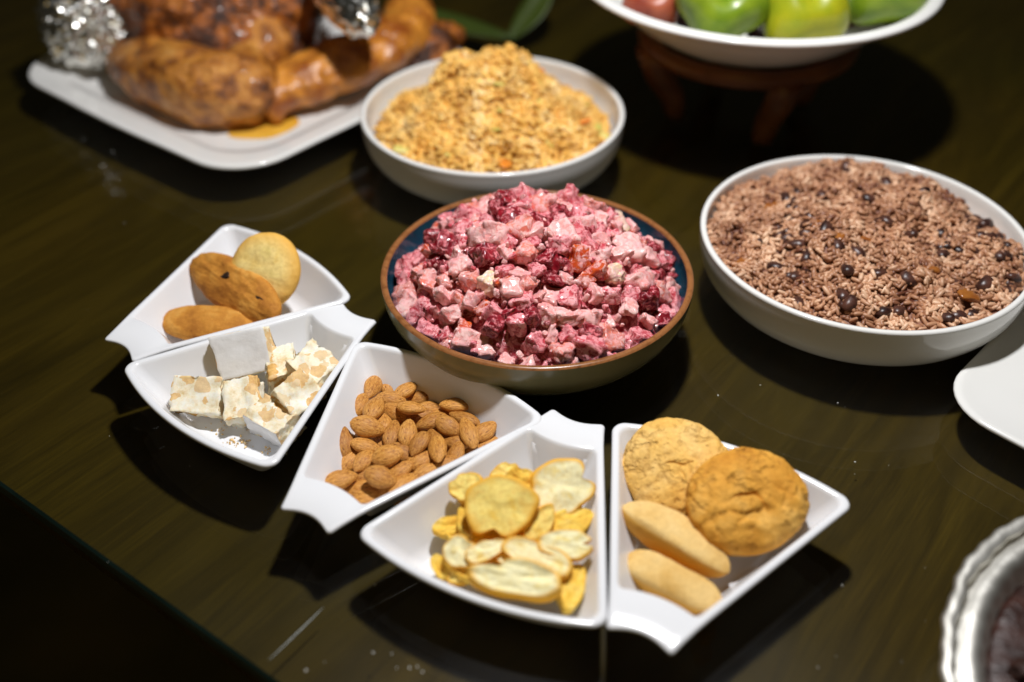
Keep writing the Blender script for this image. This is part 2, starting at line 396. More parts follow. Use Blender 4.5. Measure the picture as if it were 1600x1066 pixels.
def wedge_mesh():
    lift = lambda p: -.0022*max(0, (.03-p.x)/.03)**1.5     # the handle droops a little towards its end
    Ls = []
    fl_x = .036
    Ls.append(zl(wedge(fl_x+.010, .026, .010, .004, .005), .0))
    Ls.append(zl(wedge(fl_x+.008, .0235, .011, .004, .005), .0006))
    for t in (.12, .3, .5, .7, .9):
        Ls.append(zl(wedge(fl_x+.006-.014*t, .0215-.0180*t**.8, .010+.004*t, .004, .005), .0018+(HW-.0055)*t))
    Ls.append(zl(wedge(.020, .0022, .0135, .004, .005), HW-.0032, lift))
    Ls.append(zl(wedge(.001, .0004, .0135, .0055, .0022, flare=.0012), HW-.0028, lift))
    Ls.append(zl(wedge(0, 0, .0135, .0055, .0022, flare=.0015), HW-.0016, lift))
    Ls.append(zl(wedge(.0006, .0007, .0130, .0055, .0022, flare=.0013), HW-.0003, lift))
    Ls.append(zl(wedge(.0018, .0018, .0125, .0055, .0020, flare=.001), HW, lift))
    Ls.append(zl(wedge(.0250, .0036, .0120, .0045, .004), HW))
    Ls.append(zl(wedge(.0262, .0046, .0115, .0045, .004), HW-.0006))
    Ls.append(zl(wedge(.0272, .0055, .0110, .0045, .004), HW-.0022))
    for t in (.2, .4, .6, .8, .92):
        Ls.append(zl(wedge(.0275+.013*t, .0055+.0150*t**1.15, .0115, .0045, .005), HW-.002-(HW-.0068)*t))
    Ls.append(zl(wedge(.0425, .0228, .0100, .0045, .006), .0045))
    Ls.append(zl(wedge(.0450, .0250, .0090, .0045, .006), .0036))
    Ls.append(zl(wedge(.0490, .0290, .0070, .004, .006), .0032))
    Ls.append(zl(wedge(.0620, .0380, .0040, .002, .003), .0030))
    return loops_mesh('wedge_dish', Ls, melamine, True, True)
wm = wedge_mesh()
WED = {'A': (-.2737, .5980, .8299, 'white wedge dish of oval cookies at the far left end of the row'),
       'B': (-.1109, .6445, -2.2632, 'white wedge dish of nougat between the oval cookie dish and the almond dish'),
       'C': (-.1213, .4398, 1.0173, 'white wedge dish full of almonds with its handle towards the table edge'),
       'D': (.0430, .5306, -2.0106, 'white wedge dish of small toasts right of the almonds'),
       'E': (.0660, .3558, 1.0983, 'white wedge dish with two big round cookies, rightmost of the row')}
proto = None
for k, (x, y, a, lab) in WED.items():
    if proto is None: proto = o = link('wedge_dish', wm)
    else: o = proto.copy(); col.objects.link(o)
    o.location = (x, y, .0003); o.rotation_euler = (0, 0, a)
    tag(o, lab, 'serving dish', 'white wedge dishes set in a fan')
FLOOR = .0035

# ------------------------------------------------------------------ round bowls
def ring(r, z, n=96, c=(0, 0)): return [(c[0]+r*math.cos(2*math.pi*i/n), c[1]+r*math.sin(2*math.pi*i/n), z) for i in range(n)]
def bowl_loops(Rr, h, rf, th=.0045, e=2.6):
    prof = [(0.001, .003), (rf-.006, .003), (rf-.003, 0), (rf, 0), (rf+.001, .003)]
    for i in range(1, 12):
        t = i/11; r = rf + (Rr-rf)*(1-(1-t)**e)**(1/ e*1.15); prof.append((min(r, Rr), .003+(h-.006)*t))
    prof += [(Rr+.0002, h-.0015), (Rr-.0006, h-.0003), (Rr-th*.5, h), (Rr-th+.0004, h-.0005), (Rr-th, h-.002)]
    for i in range(10, -1, -1):
        t = i/11; r = rf + (Rr-rf)*(1-(1-t)**e)**(1/e*1.15)-th; prof.append((max(r, rf*.8), .007+(h-.010)*t))
    prof.append((.001, .0065))
    return prof
def bowl(name, x, y, Rr, h, rf, mat, label, split=None, e=2.6):
    pr = bowl_loops(Rr, h, rf, e=e); Ls = [ring(r, z) for r, z in pr]
    if split is None:
        o = link(name, loops_mesh(name, Ls, mat), loc=(x, y, .0003)); return tag(o, label, 'bowl')
    t = empty(name, (x, y, .0003), label, 'bowl')
    i0 = 17; i1 = i0+3
    link('outer_wall', loops_mesh('outer_wall', Ls[:i0], mat[0]), t)
    link('rim', loops_mesh('rim', Ls[i0-1:i1+1], mat[1]), t)
    link('inner_wall', loops_mesh('inner_wall', Ls[i1:], mat[2]), t)
    return t
RB = (.268, .7105, .1235); FB = (-.0175, .9186, .1193); BB = (.0181, .6629, .1130)
bowl('rice_bowl', *RB, .055, .070, ceramic, 'white bowl filled with brown rice and black beans')
bowl('fried_rice_bowl', *FB, .055, .070, ceramic, 'white bowl of yellow fried rice beside the turkey platter')
bowl('salad_bowl', *BB, .055, .062, (olive_glaze, rim_glaze, blue_glaze), 'bowl with blue inside and brown rim holding pink beet salad', split=True, e=2.0)

# ------------------------------------------------------------------ rice and beans
def dome(x, y, Rr, fn): return fn(x, y)
GV = []; GF = []
for i, (t, r) in enumerate(((-1, .40), (-.8, .82), (0, 1), (.8, .82), (1, .40))):
    for j in range(5):
        a = 2*math.pi*j/5; GV.append((t*.5*(1 if abs(t) < 1 else .98), r*.5*math.cos(a), r*.5*math.sin(a)))
for i in range(4):
    for j in range(5): GF.append((i*5+j, i*5+(j+1) % 5, (i+1)*5+(j+1) % 5, (i+1)*5+j))
GF += [(4, 3, 2, 1, 0), (20, 21, 22, 23, 24)]
def heap_mass(name, cx, cy, rad, hf, mat, parent, n=40, drop=.002, bottom=.02):
    Ls = []
    Ls.append([(cx+rad*.75*math.cos(2*math.pi*i/64), cy+rad*.75*math.sin(2*math.pi*i/64), bottom) for i in range(64)])
    for k in range(n, 0, -1):
        r = rad*k/n; L = []
        for i in range(64):
            a = 2*math.pi*i/64; x = r*math.cos(a); y = r*math.sin(a); L.append((cx+x, cy+y, hf(x, y)-drop))
        Ls.append(L)
    o = link(name, loops_mesh(name, Ls, mat, True, True), parent); tag(o, kind='stuff'); return o
def grains(name, n, rad, hf, mat, parent, size, hi, seed, nlarge=0, part='rice_grain', tiltmax=.5, zj=.0012):
    g = random.Random(seed); Ms = []; tn = []; big = []
    for i in range(n):
        r = rad*math.sqrt(g.random()); a = g.random()*2*math.pi; x, y = r*math.cos(a), r*math.sin(a)
        e = .003; gx = (hf(x+e, y)-hf(x-e, y))/(2*e); gy = (hf(x, y+e)-hf(x, y-e))/(2*e)
        nrm = Vector((-gx, -gy, 1)).normalized()
        ya = g.random()*2*math.pi; t = Vector((math.cos(ya), math.sin(ya), 0)); t = (t-nrm*t.dot(nrm)).normalized()
        t = (t+nrm*g.uniform(-tiltmax, tiltmax)).normalized(); b = nrm.cross(t).normalized(); c = t.cross(b)
        L = size[0]*g.uniform(.75, 1.2); W = size[1]*g.uniform(.85, 1.15)
        A = np.array([[t.x*L, b.x*W, c.x*W], [t.y*L, b.y*W, c.y*W], [t.z*L, b.z*W, c.z*W]])
        z = hf(x, y)+g.uniform(-zj, zj)*1.3
        tv = min(1, max(0, g.gauss(.52, .15)+.55*noise.noise(Vector((x*45, y*45, 8)))))
        Ms.append((A, (x, y, z))); tn.append(tv)
    order = sorted(range(n), key=lambda i: (Ms[i][1][1]))      # nearest to the camera first
    top = [i for i in order if Ms[i][1][2] > hf(Ms[i][1][0], Ms[i][1][1])+zj*.6][:nlarge]
    ts = set(top)
    rest = [i for i in range(n) if i not in ts]
    o = link(name, batch(name, GV, GF, [Ms[i] for i in rest], mat, [tn[i] for i in rest]), parent); tag(o, kind='stuff')
    if top:
        vers = [batch(part, GV, GF, [(np.eye(3), (0, 0, 0))], mat, [q]) for q in (.3, .45, .6, .8, .95)]
        for i in top:
            A, T = Ms[i]; M = Matrix(A.tolist()).to_4x4(); M.translation = T
            p = link(part, vers[min(4, int(tn[i]*5))], parent, M)
    return o

def rice_h(x, y):
    r = math.hypot(x, y)/.118
    p = Vector((x*26+3, y*26+1, .3)); q = Vector((x*62, y*62, 2.2)); k = Vector((x*130, y*130, 5))
    base = -.0125 + .0185*(1-min(1, r)**2.4) + .008*max(0, (y+.01)/.11)*max(0, 1-abs(x-.02)/.09)
    return base + noise.noise(p)*.0085 + noise.noise(q)*.0060 + noise.noise(k)*.0030
rt = empty('rice_and_beans', (RB[0], RB[1], .055), 'reddish brown rice mixed with black beans heaped in the white bowl', 'rice')
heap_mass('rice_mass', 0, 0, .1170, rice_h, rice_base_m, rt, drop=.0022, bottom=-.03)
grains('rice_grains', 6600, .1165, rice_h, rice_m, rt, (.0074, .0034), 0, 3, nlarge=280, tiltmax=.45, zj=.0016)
def bean_mesh(name, mat):
    bm = bmesh.new(); bmesh.ops.create_icosphere(bm, subdivisions=2, radius=.5)
    for v in bm.verts: v.co *= 1+.16*noise.noise(v.co*3.1); v.co.x *= 1.4; v.co.z *= .75; v.co.y -= .25*(v.co.x**2)
    me = bpy.data.meshes.new(name); bm.to_mesh(me); bm.free(); me.materials.append(mat); me.polygons.foreach_set('use_smooth', [True]*len(me.polygons)); return me
bean_me = bean_mesh('black_bean', bean_m)
beans = [(1230, 312), (1238, 326), (1285, 306), (1358, 311), (1383, 287), (1215, 356), (1228, 372), (1245, 382), (1258, 366), (1290, 360), (1278, 390), (1322, 262), (1466, 365),
         (1385, 345), (1230, 432), (1246, 434), (1415, 362), (1424, 366), (1468, 388), (1474, 398), (1532, 325), (1526, 345), (1541, 351), (1545, 374), (1556, 372), (1572, 362), (1574, 384), (1568, 398),
         (1538, 372), (1583, 434), (1567, 474), (1380, 487), (1405, 486), (1478, 496), (1500, 496), (1515, 492), (1418, 436), (1420, 260), (1372, 428), (1325, 422), (1310, 385), (1210, 417), (1318, 462), (1328, 475), (1245, 474), (1122, 333), (1176, 284), (1140, 300), (1540, 444), (1262, 402), (1342, 396), (1505, 300), (1440, 300)]
def on_heap(px, py, c, z0, hf, up=0):
    z = z0
    for _ in range(8):
        p = at(px, py, z); z = z0+hf(p.x-c[0], p.y-c[1])+up
    return at(px, py, z)
gb = random.Random(5)
for i, (px, py) in enumerate(beans):
    p = on_heap(px, py, RB, .055, rice_h, .0001)
    if math.hypot(p.x-RB[0], p.y-RB[1]) > .112: continue
    M = Euler((gb.uniform(-.5, .5), gb.uniform(-.5, .5), gb.random()*6)).to_matrix().to_4x4() @ Matrix.Scale(gb.uniform(.0088, .0112), 4)
    M.translation = p-Vector((RB[0], RB[1], .055)); link('black_bean', bean_me, rt, M)
for i in range(52):
    cx_, cy_, sp_ = ((-.062, .0, .016), (-.045, .012, .020), (.085, .005, .018), (.08, -.03, .02), (0, 0, .06))[i % 5]
    x, y = cx_+gb.gauss(0, sp_), cy_+gb.gauss(0, sp_)
    if math.hypot(x, y) > .108: continue
    M = Euler((gb.uniform(-.5, .5), gb.uniform(-.5, .5), gb.random()*6)).to_matrix().to_4x4() @ Matrix.Scale(gb.uniform(.0070, .0098), 4)
    M.translation = (x, y, rice_h(x, y)-.0012); link('black_bean', bean_me, rt, M)
def chunk_mesh(name, mat, seed, sub=2, sharp=.16, amp=.10, sq=(1, 1, 1)):
    g = random.Random(seed); bm = bmesh.new(); bmesh.ops.create_cube(bm, size=1)
    for v in bm.verts: v.co = Vector((v.co.x*sq[0]*g.uniform(.72, 1.15), v.co.y*sq[1]*g.uniform(.72, 1.15), v.co.z*sq[2]*g.uniform(.72, 1.15)))
    bmesh.ops.bevel(bm, geom=bm.edges[:], offset=sharp*.9, segments=1, affect='EDGES')
    bmesh.ops.triangulate(bm, faces=bm.faces[:])
    for _ in range(sub): bmesh.ops.subdivide_edges(bm, edges=bm.edges[:], cuts=1, use_grid_fill=True)
    for _ in range(2): bmesh.ops.smooth_vert(bm, verts=bm.verts[:], factor=.5, use_axis_x=True, use_axis_y=True, use_axis_z=True)
    bm.normal_update()
    for v in bm.verts:
        q = v.co*1.0+Vector((seed*3.1, seed, 0)); v.co += v.normal*(noise.noise(q*1.9)*amp*.8+noise.noise(q*4.5)*amp*.9)
    me = bpy.data.meshes.new(name); bm.to_mesh(me); bm.free(); me.materials.append(mat); me.polygons.foreach_set('use_smooth', [True]*len(me.polygons)); return me
car_me = chunk_mesh('fried_onion_piece', caramel_m, 3, 1)
for px, py, s in ((1207, 322, .017), (1352, 378, .013), (1160, 412, .015), (1512, 462, .018), (1310, 370, .010), (1455, 420, .013), (1275, 350, .011)):
    p = on_heap(px, py, RB, .055, rice_h, .0005)
    M = Euler((gb.uniform(-.3, .3), gb.uniform(-.3, .3), gb.random()*6)).to_matrix().to_4x4() @ Matrix.Diagonal((s, s*.75, s*.35, 1))
    M.translation = p-Vector((RB[0], RB[1], .055)); link('fried_onion_piece', car_me, rt, M)

# ------------------------------------------------------------------ fried rice
def fried_h(x, y):
    r = math.hypot(x*.98, y+.002)/.104
    r2 = math.hypot((x+.004)/.052, (y-.026)/.046)
    k = 1/(1+math.exp((r2-1)*9))
    p = Vector((x*40+9, y*40, 7)); q = Vector((x*95, y*95, 1))
    return -.020+.028*(1-min(1.3, r)**2.6)+.028*k + noise.noise(p)*.0090+noise.noise(q)*.0075
ft = empty('fried_rice', (FB[0], FB[1], .055), 'mound of yellow fried rice with carrot and cabbage bits', 'rice')
heap_mass('fried_rice_mass', 0, 0, .106, fried_h, fried_base_m, ft, drop=.002, bottom=-.035)
grains('fried_rice_grains', 4600, .106, fried_h, fried_m, ft, (.0088, .0042), 0, 11, nlarge=0, tiltmax=.8, zj=.0022)
cab = [chunk_mesh('cabbage_piece', cabbage_m, s, 1) for s in (1, 2)]; crr = [chunk_mesh('carrot_piece', carrot_m, s, 1) for s in (5, 6)]
for i in range(30):
    a = gb.random()*6.283; r = .098*math.sqrt(gb.random()); x, y = r*math.cos(a), r*math.sin(a)
    c = i % 5 < 2; s = gb.uniform(.005, .009)
    M = Euler((gb.uniform(-.6, .6), gb.uniform(-.6, .6), gb.random()*6)).to_matrix().to_4x4() @ Matrix.Diagonal((s*1.5, s*.7, s*.4, 1))
    M.translation = (x, y, fried_h(x, y)+.0008); link('carrot_piece' if c else 'cabbage_piece', gb.choice(crr if c else cab), ft, M)
for px, py, s, w_ in ((930, 200, .018, 0), (937, 212, .014, 0), (912, 190, .010, 1), (785, 252, .009, 1), (625, 235, .012, 0), (800, 112, .009, 0), (790, 258, .012, 1)):
    p = on_heap(px, py, FB, .055, fried_h, .001)
    M = Euler((.2, .2, gb.random()*6)).to_matrix().to_4x4() @ Matrix.Diagonal((s*1.3, s*.8, s*.4, 1)); M.translation = p-Vector((FB[0], FB[1], .055))
    link('carrot_piece' if w_ else 'cabbage_piece', (crr if w_ else cab)[0], ft, M)

# ------------------------------------------------------------------ beet salad
def salad_h(x, y):
    r = math.hypot(x, y*1.02)/.101
    p = Vector((x*30+2, y*30+5, 3)); q = Vector((x*80, y*80, 4))
    return -.016+.050*(1-min(1.25, r)**2.3)+.006*max(0, y/.1)*(1-min(1, r)**4) + noise.noise(p)*.011+noise.noise(q)*.005
st = empty('beet_salad', (BB[0], BB[1], .055), 'heap of creamy pink beet and potato salad in the blue bowl', 'salad')
heap_mass('pink_dressing', 0, 0, .103, salad_h, dressing_m, st, drop=.0045, bottom=-.035)
kinds = list(salad_mats); wts = (.20, .37, .26, .12, .025, .025)
chunks = {k: [chunk_mesh(k, salad_mats[k], 10*i+s, 2, .12, .17) for s in range(5)] for i, k in enumerate(kinds)}
gs = random.Random(21); placed = []
def put_chunk(kind, x, y, s, up=0, rot=None, sq=None, var=None):
    e = .004; gx = (salad_h(x+e, y)-salad_h(x-e, y))/(2*e); gy = (salad_h(x, y+e)-salad_h(x, y-e))/(2*e)
    sq = sq or (gs.uniform(.8, 1.35), gs.uniform(.75, 1.1), gs.uniform(.6, .95))
    M = Euler(rot or (gs.uniform(-.7, .7)+gy*.6, gs.uniform(-.7, .7)-gx*.6, gs.random()*6.28)).to_matrix().to_4x4() @ Matrix.Diagonal((s*sq[0], s*sq[1], s*sq[2], 1))
    M.translation = (x, y, salad_h(x, y)+up); link(kind, chunks[kind][gs.randrange(5) if var is None else var], st, M)
    placed.append((x, y, s))
    return
def put_px(kind, px, py, s, up=.002, **k):
    p = on_heap(px, py, BB, .055, salad_h, up)
    if math.hypot(p.x-BB[0], p.y-BB[1]) > .098: return
    put_chunk(kind, p.x-BB[0], p.y-BB[1], s, up, **k)
for a in (('potato_cube', 790, 312, .017), ('potato_cube', 718, 318, .016), ('apple_cube', 882, 302, .013), ('potato_cube', 905, 322, .015), ('potato_cube', 930, 325, .013),
          ('potato_cube', 1002, 346, .019), ('potato_cube', 980, 396, .022), ('potato_cube', 1010, 403, .015), ('carrot_cube', 905, 405, .016), ('carrot_cube', 932, 425, .017), ('carrot_cube', 915, 440, .014),
          ('beet_cube', 762, 410, .020), ('carrot_cube', 788, 448, .013), ('egg_cube', 765, 448, .014), ('potato_cube', 800, 452, .014), ('egg_cube', 958, 430, .013), ('egg_cube', 962, 455, .013),
          ('potato_cube', 1000, 440, .020), ('beet_cube', 700, 390, .020), ('carrot_cube', 674, 396, .012), ('potato_cube', 655, 380, .019), ('apple_cube', 695, 448, .013), ('beet_cube', 765, 540, .020),
          ('coated_beet_cube', 790, 515, .014), ('potato_cube', 885, 525, .016), ('apple_cube', 875, 545, .015), ('coated_beet_cube', 985, 525, .015), ('beet_cube', 1010, 470, .020), ('apple_cube', 825, 505, .013),
          ('apple_cube', 720, 475, .012), ('carrot_cube', 755, 485, .014), ('carrot_cube', 725, 510, .012), ('potato_cube', 706, 492, .018), ('potato_cube', 1045, 450, .012), ('beet_cube', 800, 345, .020), ('egg_cube', 968, 358, .014),
          ('coated_beet_cube', 640, 440, .018), ('beet_cube', 860, 445, .015), ('potato_cube', 880, 370, .021), ('beet_cube', 700, 420, .012), ('potato_cube', 745, 365, .017)):
    put_px(*a[:4])
n = 0; tries = 0
while n < 225 and tries < 9000:
    tries += 1
    a = gs.random()*6.283; r = .0985*math.sqrt(gs.random()); x, y = r*math.cos(a), r*math.sin(a); s = gs.uniform(.0115, .0200)
    if any((x-q[0])**2+(y-q[1])**2 < (.34*(s+q[2]))**2 for q in placed): continue
    put_chunk(gs.choices(kinds, wts)[0], x, y, s, gs.uniform(-.002, .003)); n += 1
Ms = []; 
for i in range(560):
    a = gs.random()*6.283; r = .101*math.sqrt(gs.random()); x, y = r*math.cos(a), r*math.sin(a); s = gs.uniform(.0022, .0055)
    A = np.array(Euler((gs.random()*6, gs.random()*6, gs.random()*6)).to_matrix())@np.diag((s*gs.uniform(.8, 1.6), s, s*.7)); Ms.append((A, (x, y, salad_h(x, y)+gs.uniform(-.001, .0065))))
for nm, mt, lo, hi in (('pale_salad_bits', salad_mats['potato_cube'], 0, 450), ('beet_salad_bits', salad_mats['coated_beet_cube'], 260, 560)):
    cm = chunk_mesh('bit', mt, 9, 1); pv = [tuple(v.co) for v in cm.vertices]; pf = [tuple(p.vertices) for p in cm.polygons]
    o = link(nm, batch(nm, pv, pf, Ms[lo:hi], mt), st); tag(o, kind='stuff'); bpy.data.meshes.remove(cm)

# ------------------------------------------------------------------ almonds
def almond_mesh(seed):
    g = random.Random(seed); Ls = []; nr, na = 18, 20
    for i in range(nr+1):
        t = i/nr; x = -.5+t; s = math.sin(math.pi*min(1, max(0, t)))**.52
        s *= 1-.22*max(0, t-.45)/.55          # pointed towards +x
        L = []
        for j in range(na):
            a = 2*math.pi*j/na; rr = s*(1+.045*noise.noise(Vector((x*1.5+seed*9, math.cos(a)*4, math.sin(a)*4))))
            L.append((x, rr*.5*math.cos(a), rr*.5*math.sin(a)*(1 if math.sin(a) > 0 else .95)))
        Ls.append(L)
    return loops_mesh('almond', Ls, almond_m, True, True)
alm = [almond_mesh(s) for s in range(6)]
# centre, length, width, angle in the photograph; layer in the heap
AL = [(508,282,118,80,65,1),(588,268,95,65,85,0),(680,300,105,80,35,1),(440,375,125,75,60,1),(603,343,138,62,-8,1),(745,342,120,60,20,0),(515,393,125,100,65,2),(618,413,100,75,-25,1),(707,393,138,65,-8,2),
      (810,400,80,60,0,0),(932,380,150,82,-3,1),(480,490,178,100,-15,2),(815,462,165,105,20,1),(985,447,160,60,-20,1),(903,488,120,80,-30,2),(1007,520,170,78,-70,2),(1090,513,105,95,40,1),(572,485,90,60,100,1),
      (608,525,140,72,75,1),(690,522,140,98,80,2),(357,567,165,105,98,1),(470,590,120,85,-15,1),(748,577,118,82,60,2),(825,560,100,80,110,1),(845,605,130,90,95,2),(938,568,95,60,-15,1),(1090,585,100,50,30,0),
      (940,632,95,80,70,1),(1008,622,85,60,-20,0),(388,673,75,65,50,0),(460,668,100,65,50,1),(585,642,165,100,15,2),(660,625,100,90,-20,1),(755,668,120,100,30,1),(870,680,125,60,20,1),(338,765,180,110,15,1),
      (548,752,175,115,-20,2),(440,755,90,60,0,0),(430,815,180,75,5,0),(490,865,160,80,0,0),(560,835,120,60,10,0),(665,785,160,90,35,1),(780,735,150,70,25,1),(650,720,110,70,35,1),
      (865,520,120,70,40,0),(545,560,120,70,-40,0),(720,740,140,75,10,0),(640,580,120,70,60,0),(520,700,120,70,10,0),(770,500,120,70,-60,0),(560,450,120,70,0,0),(900,600,120,70,30,0),(690,660,130,70,0,0),(640,850,110,60,20,0),(480,430,120,80,30,0),(690,420,120,80,70,0),(760,430,130,80,10,0),(620,460,120,80,-30,0),(660,560,120,80,20,0),(780,620,120,80,-40,0),(830,660,120,80,10,0),(470,530,120,80,50,0),(600,580,120,80,0,0),(930,470,120,80,60,0),(960,560,120,80,-20,0),(720,620,120,80,60,0),(560,790,120,80,-10,0),(740,800,100,70,20,0),(420,640,120,80,30,0),(880,440,120,80,0,0),(1050,560,110,75,60,0)]
special = {20: 'upright almond standing out at the left edge of the almond pile', 10: 'almond lying alone towards the wide end of the almond dish', 16: 'wrinkled almond at the right tip of the almond pile',
           35: 'smooth almond next to the handle, at the lower left of the almond pile', 11: 'large striped almond on the left shoulder of the almond pile', 0: 'top left almond at the far end of the pile', 15: 'steep almond lying across the right side of the pile',
           31: 'broad almond lying level in the near half of the pile', 36: 'large smooth almond right of the one next to the handle', 18: 'narrow almond standing upright in the middle of the pile',
           1: 'almond at the far edge of the pile just right of the top left one', 2: 'almond at the far edge of the pile, third from the left', 3: 'almond at the far left, below the top left one', 4: 'flat almond lying level near the far left edge of the pile',
           5: 'almond with its point up right at the far edge of the pile', 6: 'broad almond leaning beside the far left edge, above the large striped one', 7: 'small almond below the level one near the far edge', 8: 'flat almond lying level on top of the far middle of the pile',
           12: 'broad almond right of the middle, beneath the lone almond', 13: 'thin almond on the right side of the pile just below the lone almond', 14: 'almond leaning down right in the right half of the pile', 19: 'broad upright almond in the centre of the pile',
           21: 'almond tucked right beside the upright one at the left edge', 22: 'slanted almond right of the centre of the pile', 24: 'upright striped almond in the near right part of the pile', 25: 'small pointed almond between the upright striped one and the steep one',
           26: 'almond half hidden by the dish side below the right tip of the pile', 27: 'almond against the dish side near the right tip', 30: 'small almond left of the broad level one in the near half', 33: 'broad almond against the near side wall, right of the broad level one',
           34: 'long almond pressed along the near side wall of the dish', 38: 'long almond at the near edge of the pile, right beside the handle', 39: 'almond at the very nearest corner of the pile against the handle end', 41: 'long almond lying along the side wall in the near corner'}
ALPOSE = None
ga = random.Random(2)
for i, (cx, cy, L, W, an, ly) in enumerate(AL):
    cx, cy = cx/3.331+430, cy/3.331+520
    z = FLOOR+.0055+.0062*ly
    n_ = Vector((ga.uniform(-.22, .22), ga.uniform(-.35, .1), 1))
    M, lx, wy = pose(cx, cy, z, n_, an, L/3.331, W/3.331)
    lx = min(max(lx*1.08, .021), .027); wy = min(max(wy*1.08, .0128), .0160)
    if ga.random() < .5: M = M @ Matrix.Rotation(math.pi, 4, 'Z')
    M = M @ Matrix.Rotation(ga.uniform(-.35, .35), 4, 'X') @ Matrix.Diagonal((lx, wy, wy*.62, 1))
    o = link('almond', alm[i % 6]); o.matrix_world = M
    tag(o, special.get(i, 'brown almond partly buried under the others in the almond dish'), 'almond', 'almonds heaped in a wedge dish')

# ------------------------------------------------------------------ cookies, biscuits, toasts, nougat
def cookie_mesh(name, mat, seed, outline=None, dome=.8, amp=.02, nr=56, na=120, flat=.35, crack=0):
    """unit disc cookie: rim radius .5, top bulges to +z .5, bottom flat"""
    outline = outline or (lambda a: 1)
    V = []; ed_ = []; Ls = []
    def nz(x, y, z, k): return noise.noise(Vector((x*k+seed*7, y*k, z*k)))
    prof = [(t/(nr*.35), -.5*flat) for t in range(1, int(nr*.35))]
    prof2 = []
    for i in range(nr+1):
        t = i/nr; a = -math.pi/2*flat*1.4+(math.pi/2+math.pi/2*flat*1.4)*t
        prof2.append((math.cos(a)**(.9), math.sin(a)*.5 if a > 0 else math.sin(a)*.5))
    Lr = [(p[0]*prof2[0][0], prof2[0][1]) for p in prof]+prof2[:-1]+[(.025, .4998), (.004, .5)]
    for r, z in Lr:
        L = []
        for j in range(na):
            a = 2*math.pi*j/na; o_ = outline(a); x = .5*r*o_*math.cos(a); y = .5*r*o_*math.sin(a)
            zz = z
            if z > 0: zz = .5*(2*z)**dome
            dd = nz(x, y, zz*.3, 3)*amp*2+nz(x, y, zz*.3, 8)*amp+nz(x, y, zz*.3, 17)*amp*.6+nz(x, y, zz*.3, 34)*amp*.3
            if crack: dd -= crack*max(0, 1-abs(nz(x, y, 0, 5))*14)*max(0, nz(x+3, y, 0, 2.5)+.25)
            L.append((x*(1+dd*.5), y*(1+dd*.5), zz+dd*(1 if z > 0 else .3)))
            ed_.append(max(0, min(1, (r-.55)/.45 if z > 0 else 1)))
        Ls.append(L)
    me = loops_mesh(name, Ls, mat, True, True)
    ed_ += [1, 0]
    at_ = me.attributes.new('edge', 'FLOAT', 'POINT'); at_.data.foreach_set('value', ed_[:len(me.vertices)]); return me
def put(name, me, cx, cy, z, n_, ang, L, W, th, label, cat, group=None, spin=0):
    M, lx, ly = pose(cx, cy, z, n_, ang, L, W)
    o = link(name, me); o.matrix_world = M @ Matrix.Diagonal((lx, ly, th, 1)); tag(o, label, cat, group); return o
class NS: pass
egg = lambda a: 1-.06*math.cos(a)
put('cookie', cookie_mesh('cookie', cookie_tan, 1, lambda a: 1+.03*math.cos(2*a+1)+.02*math.cos(3*a), amp=.035, crack=.10), 1058, 735, .028, (-.16, -.38, .9), 10, 166, 172, .026,
    'round tan cookie leaning on the far left side of the rightmost wedge dish', 'cookie', 'cookies in wedge dishes')
put('cookie', cookie_mesh('cookie', cookie_orange, 2, lambda a: 1+.02*math.cos(2*a)+.02*math.cos(3*a+1), amp=.03, crack=.12), 1166, 783, .035, (.05, -.40, .9), 20, 184, 176, .030,
    'large round cracked orange cookie on the right, overlapping the tan one', 'cookie', 'cookies in wedge dishes')
put('cookie', cookie_mesh('cookie', cookie_pale, 3, egg, amp=.022), 416, 420, .042, (-.20, -.72, .62), 75, 122, 108, .020,
    'pale yellow oval cookie standing against the wide end of its dish', 'cookie', 'cookies in wedge dishes')
def rais(a): return 1+.04*math.cos(2*a)
c2 = put('cookie', cookie_mesh('cookie', cookie_brown, 4, rais, amp=.035), 368, 450, .030, (-.38, -.50, .62), -33, 152, 84, .020,
    'brown oval raisin cookie propped in front of the pale oval one', 'cookie', 'cookies in wedge dishes')
rm = [chunk_mesh('raisin', raisin_m, q, 2, .3, .35) for q in (4, 8)]
for x, y, z_, s, q in ((-.07, .12, .44, .10, 0), (-.10, .02, .44, .07, 1), (.30, .10, .36, .085, 1), (.34, -.02, .33, .06, 0)):
    link('raisin', rm[q], c2, Matrix.Translation((x, y, z_)) @ Matrix.Rotation(q+x*3, 4, 'Z') @ Matrix.Diagonal((s*.8, s*1.3, s*1.6, 1)))
put('cookie', cookie_mesh('cookie', cookie_brown, 6, egg, amp=.02), 328, 507, .016, (-.1, -.30, .95), -4, 152, 56, .018,
    'brown oval cookie lying flat next to the handle of the far left dish', 'cookie', 'cookies in wedge dishes')
def stick_mesh(seed, taper=.12, sq=.62):
    Ls = []; nr, na = 40, 28; ed_ = []
    for i in range(nr+1):
        t = i/nr; x = -.5+t; s = (1-(abs(2*t-1))**5)**.5*(1-taper*(2*t-1)**2)
        s = max(s, .05); L = []
        for j in range(na):
            a = 2*math.pi*j/na; c, d = math.cos(a), math.sin(a)
            y = .5*math.copysign(abs(c)**sq, c)*s; z = .5*math.copysign(abs(d)**sq, d)*(s**1.5 if d > 0 else s)
            dd = 1+.10*noise.noise(Vector((x*3+seed, c*1.2, d*1.2)))+.04*noise.noise(Vector((x*14+seed, c*3, d*3)))
            L.append((x, y*dd, z*dd)); ed_.append(1 if d < .25 else max(0, 1-(d-.25)*3))
        Ls.append(L)
    me = loops_mesh('finger_biscuit', Ls, stick_m, True, True); ed_ += [1, 1]
    at_ = me.attributes.new('edge', 'FLOAT', 'POINT'); at_.data.foreach_set('value', ed_[:len(me.vertices)]); return me
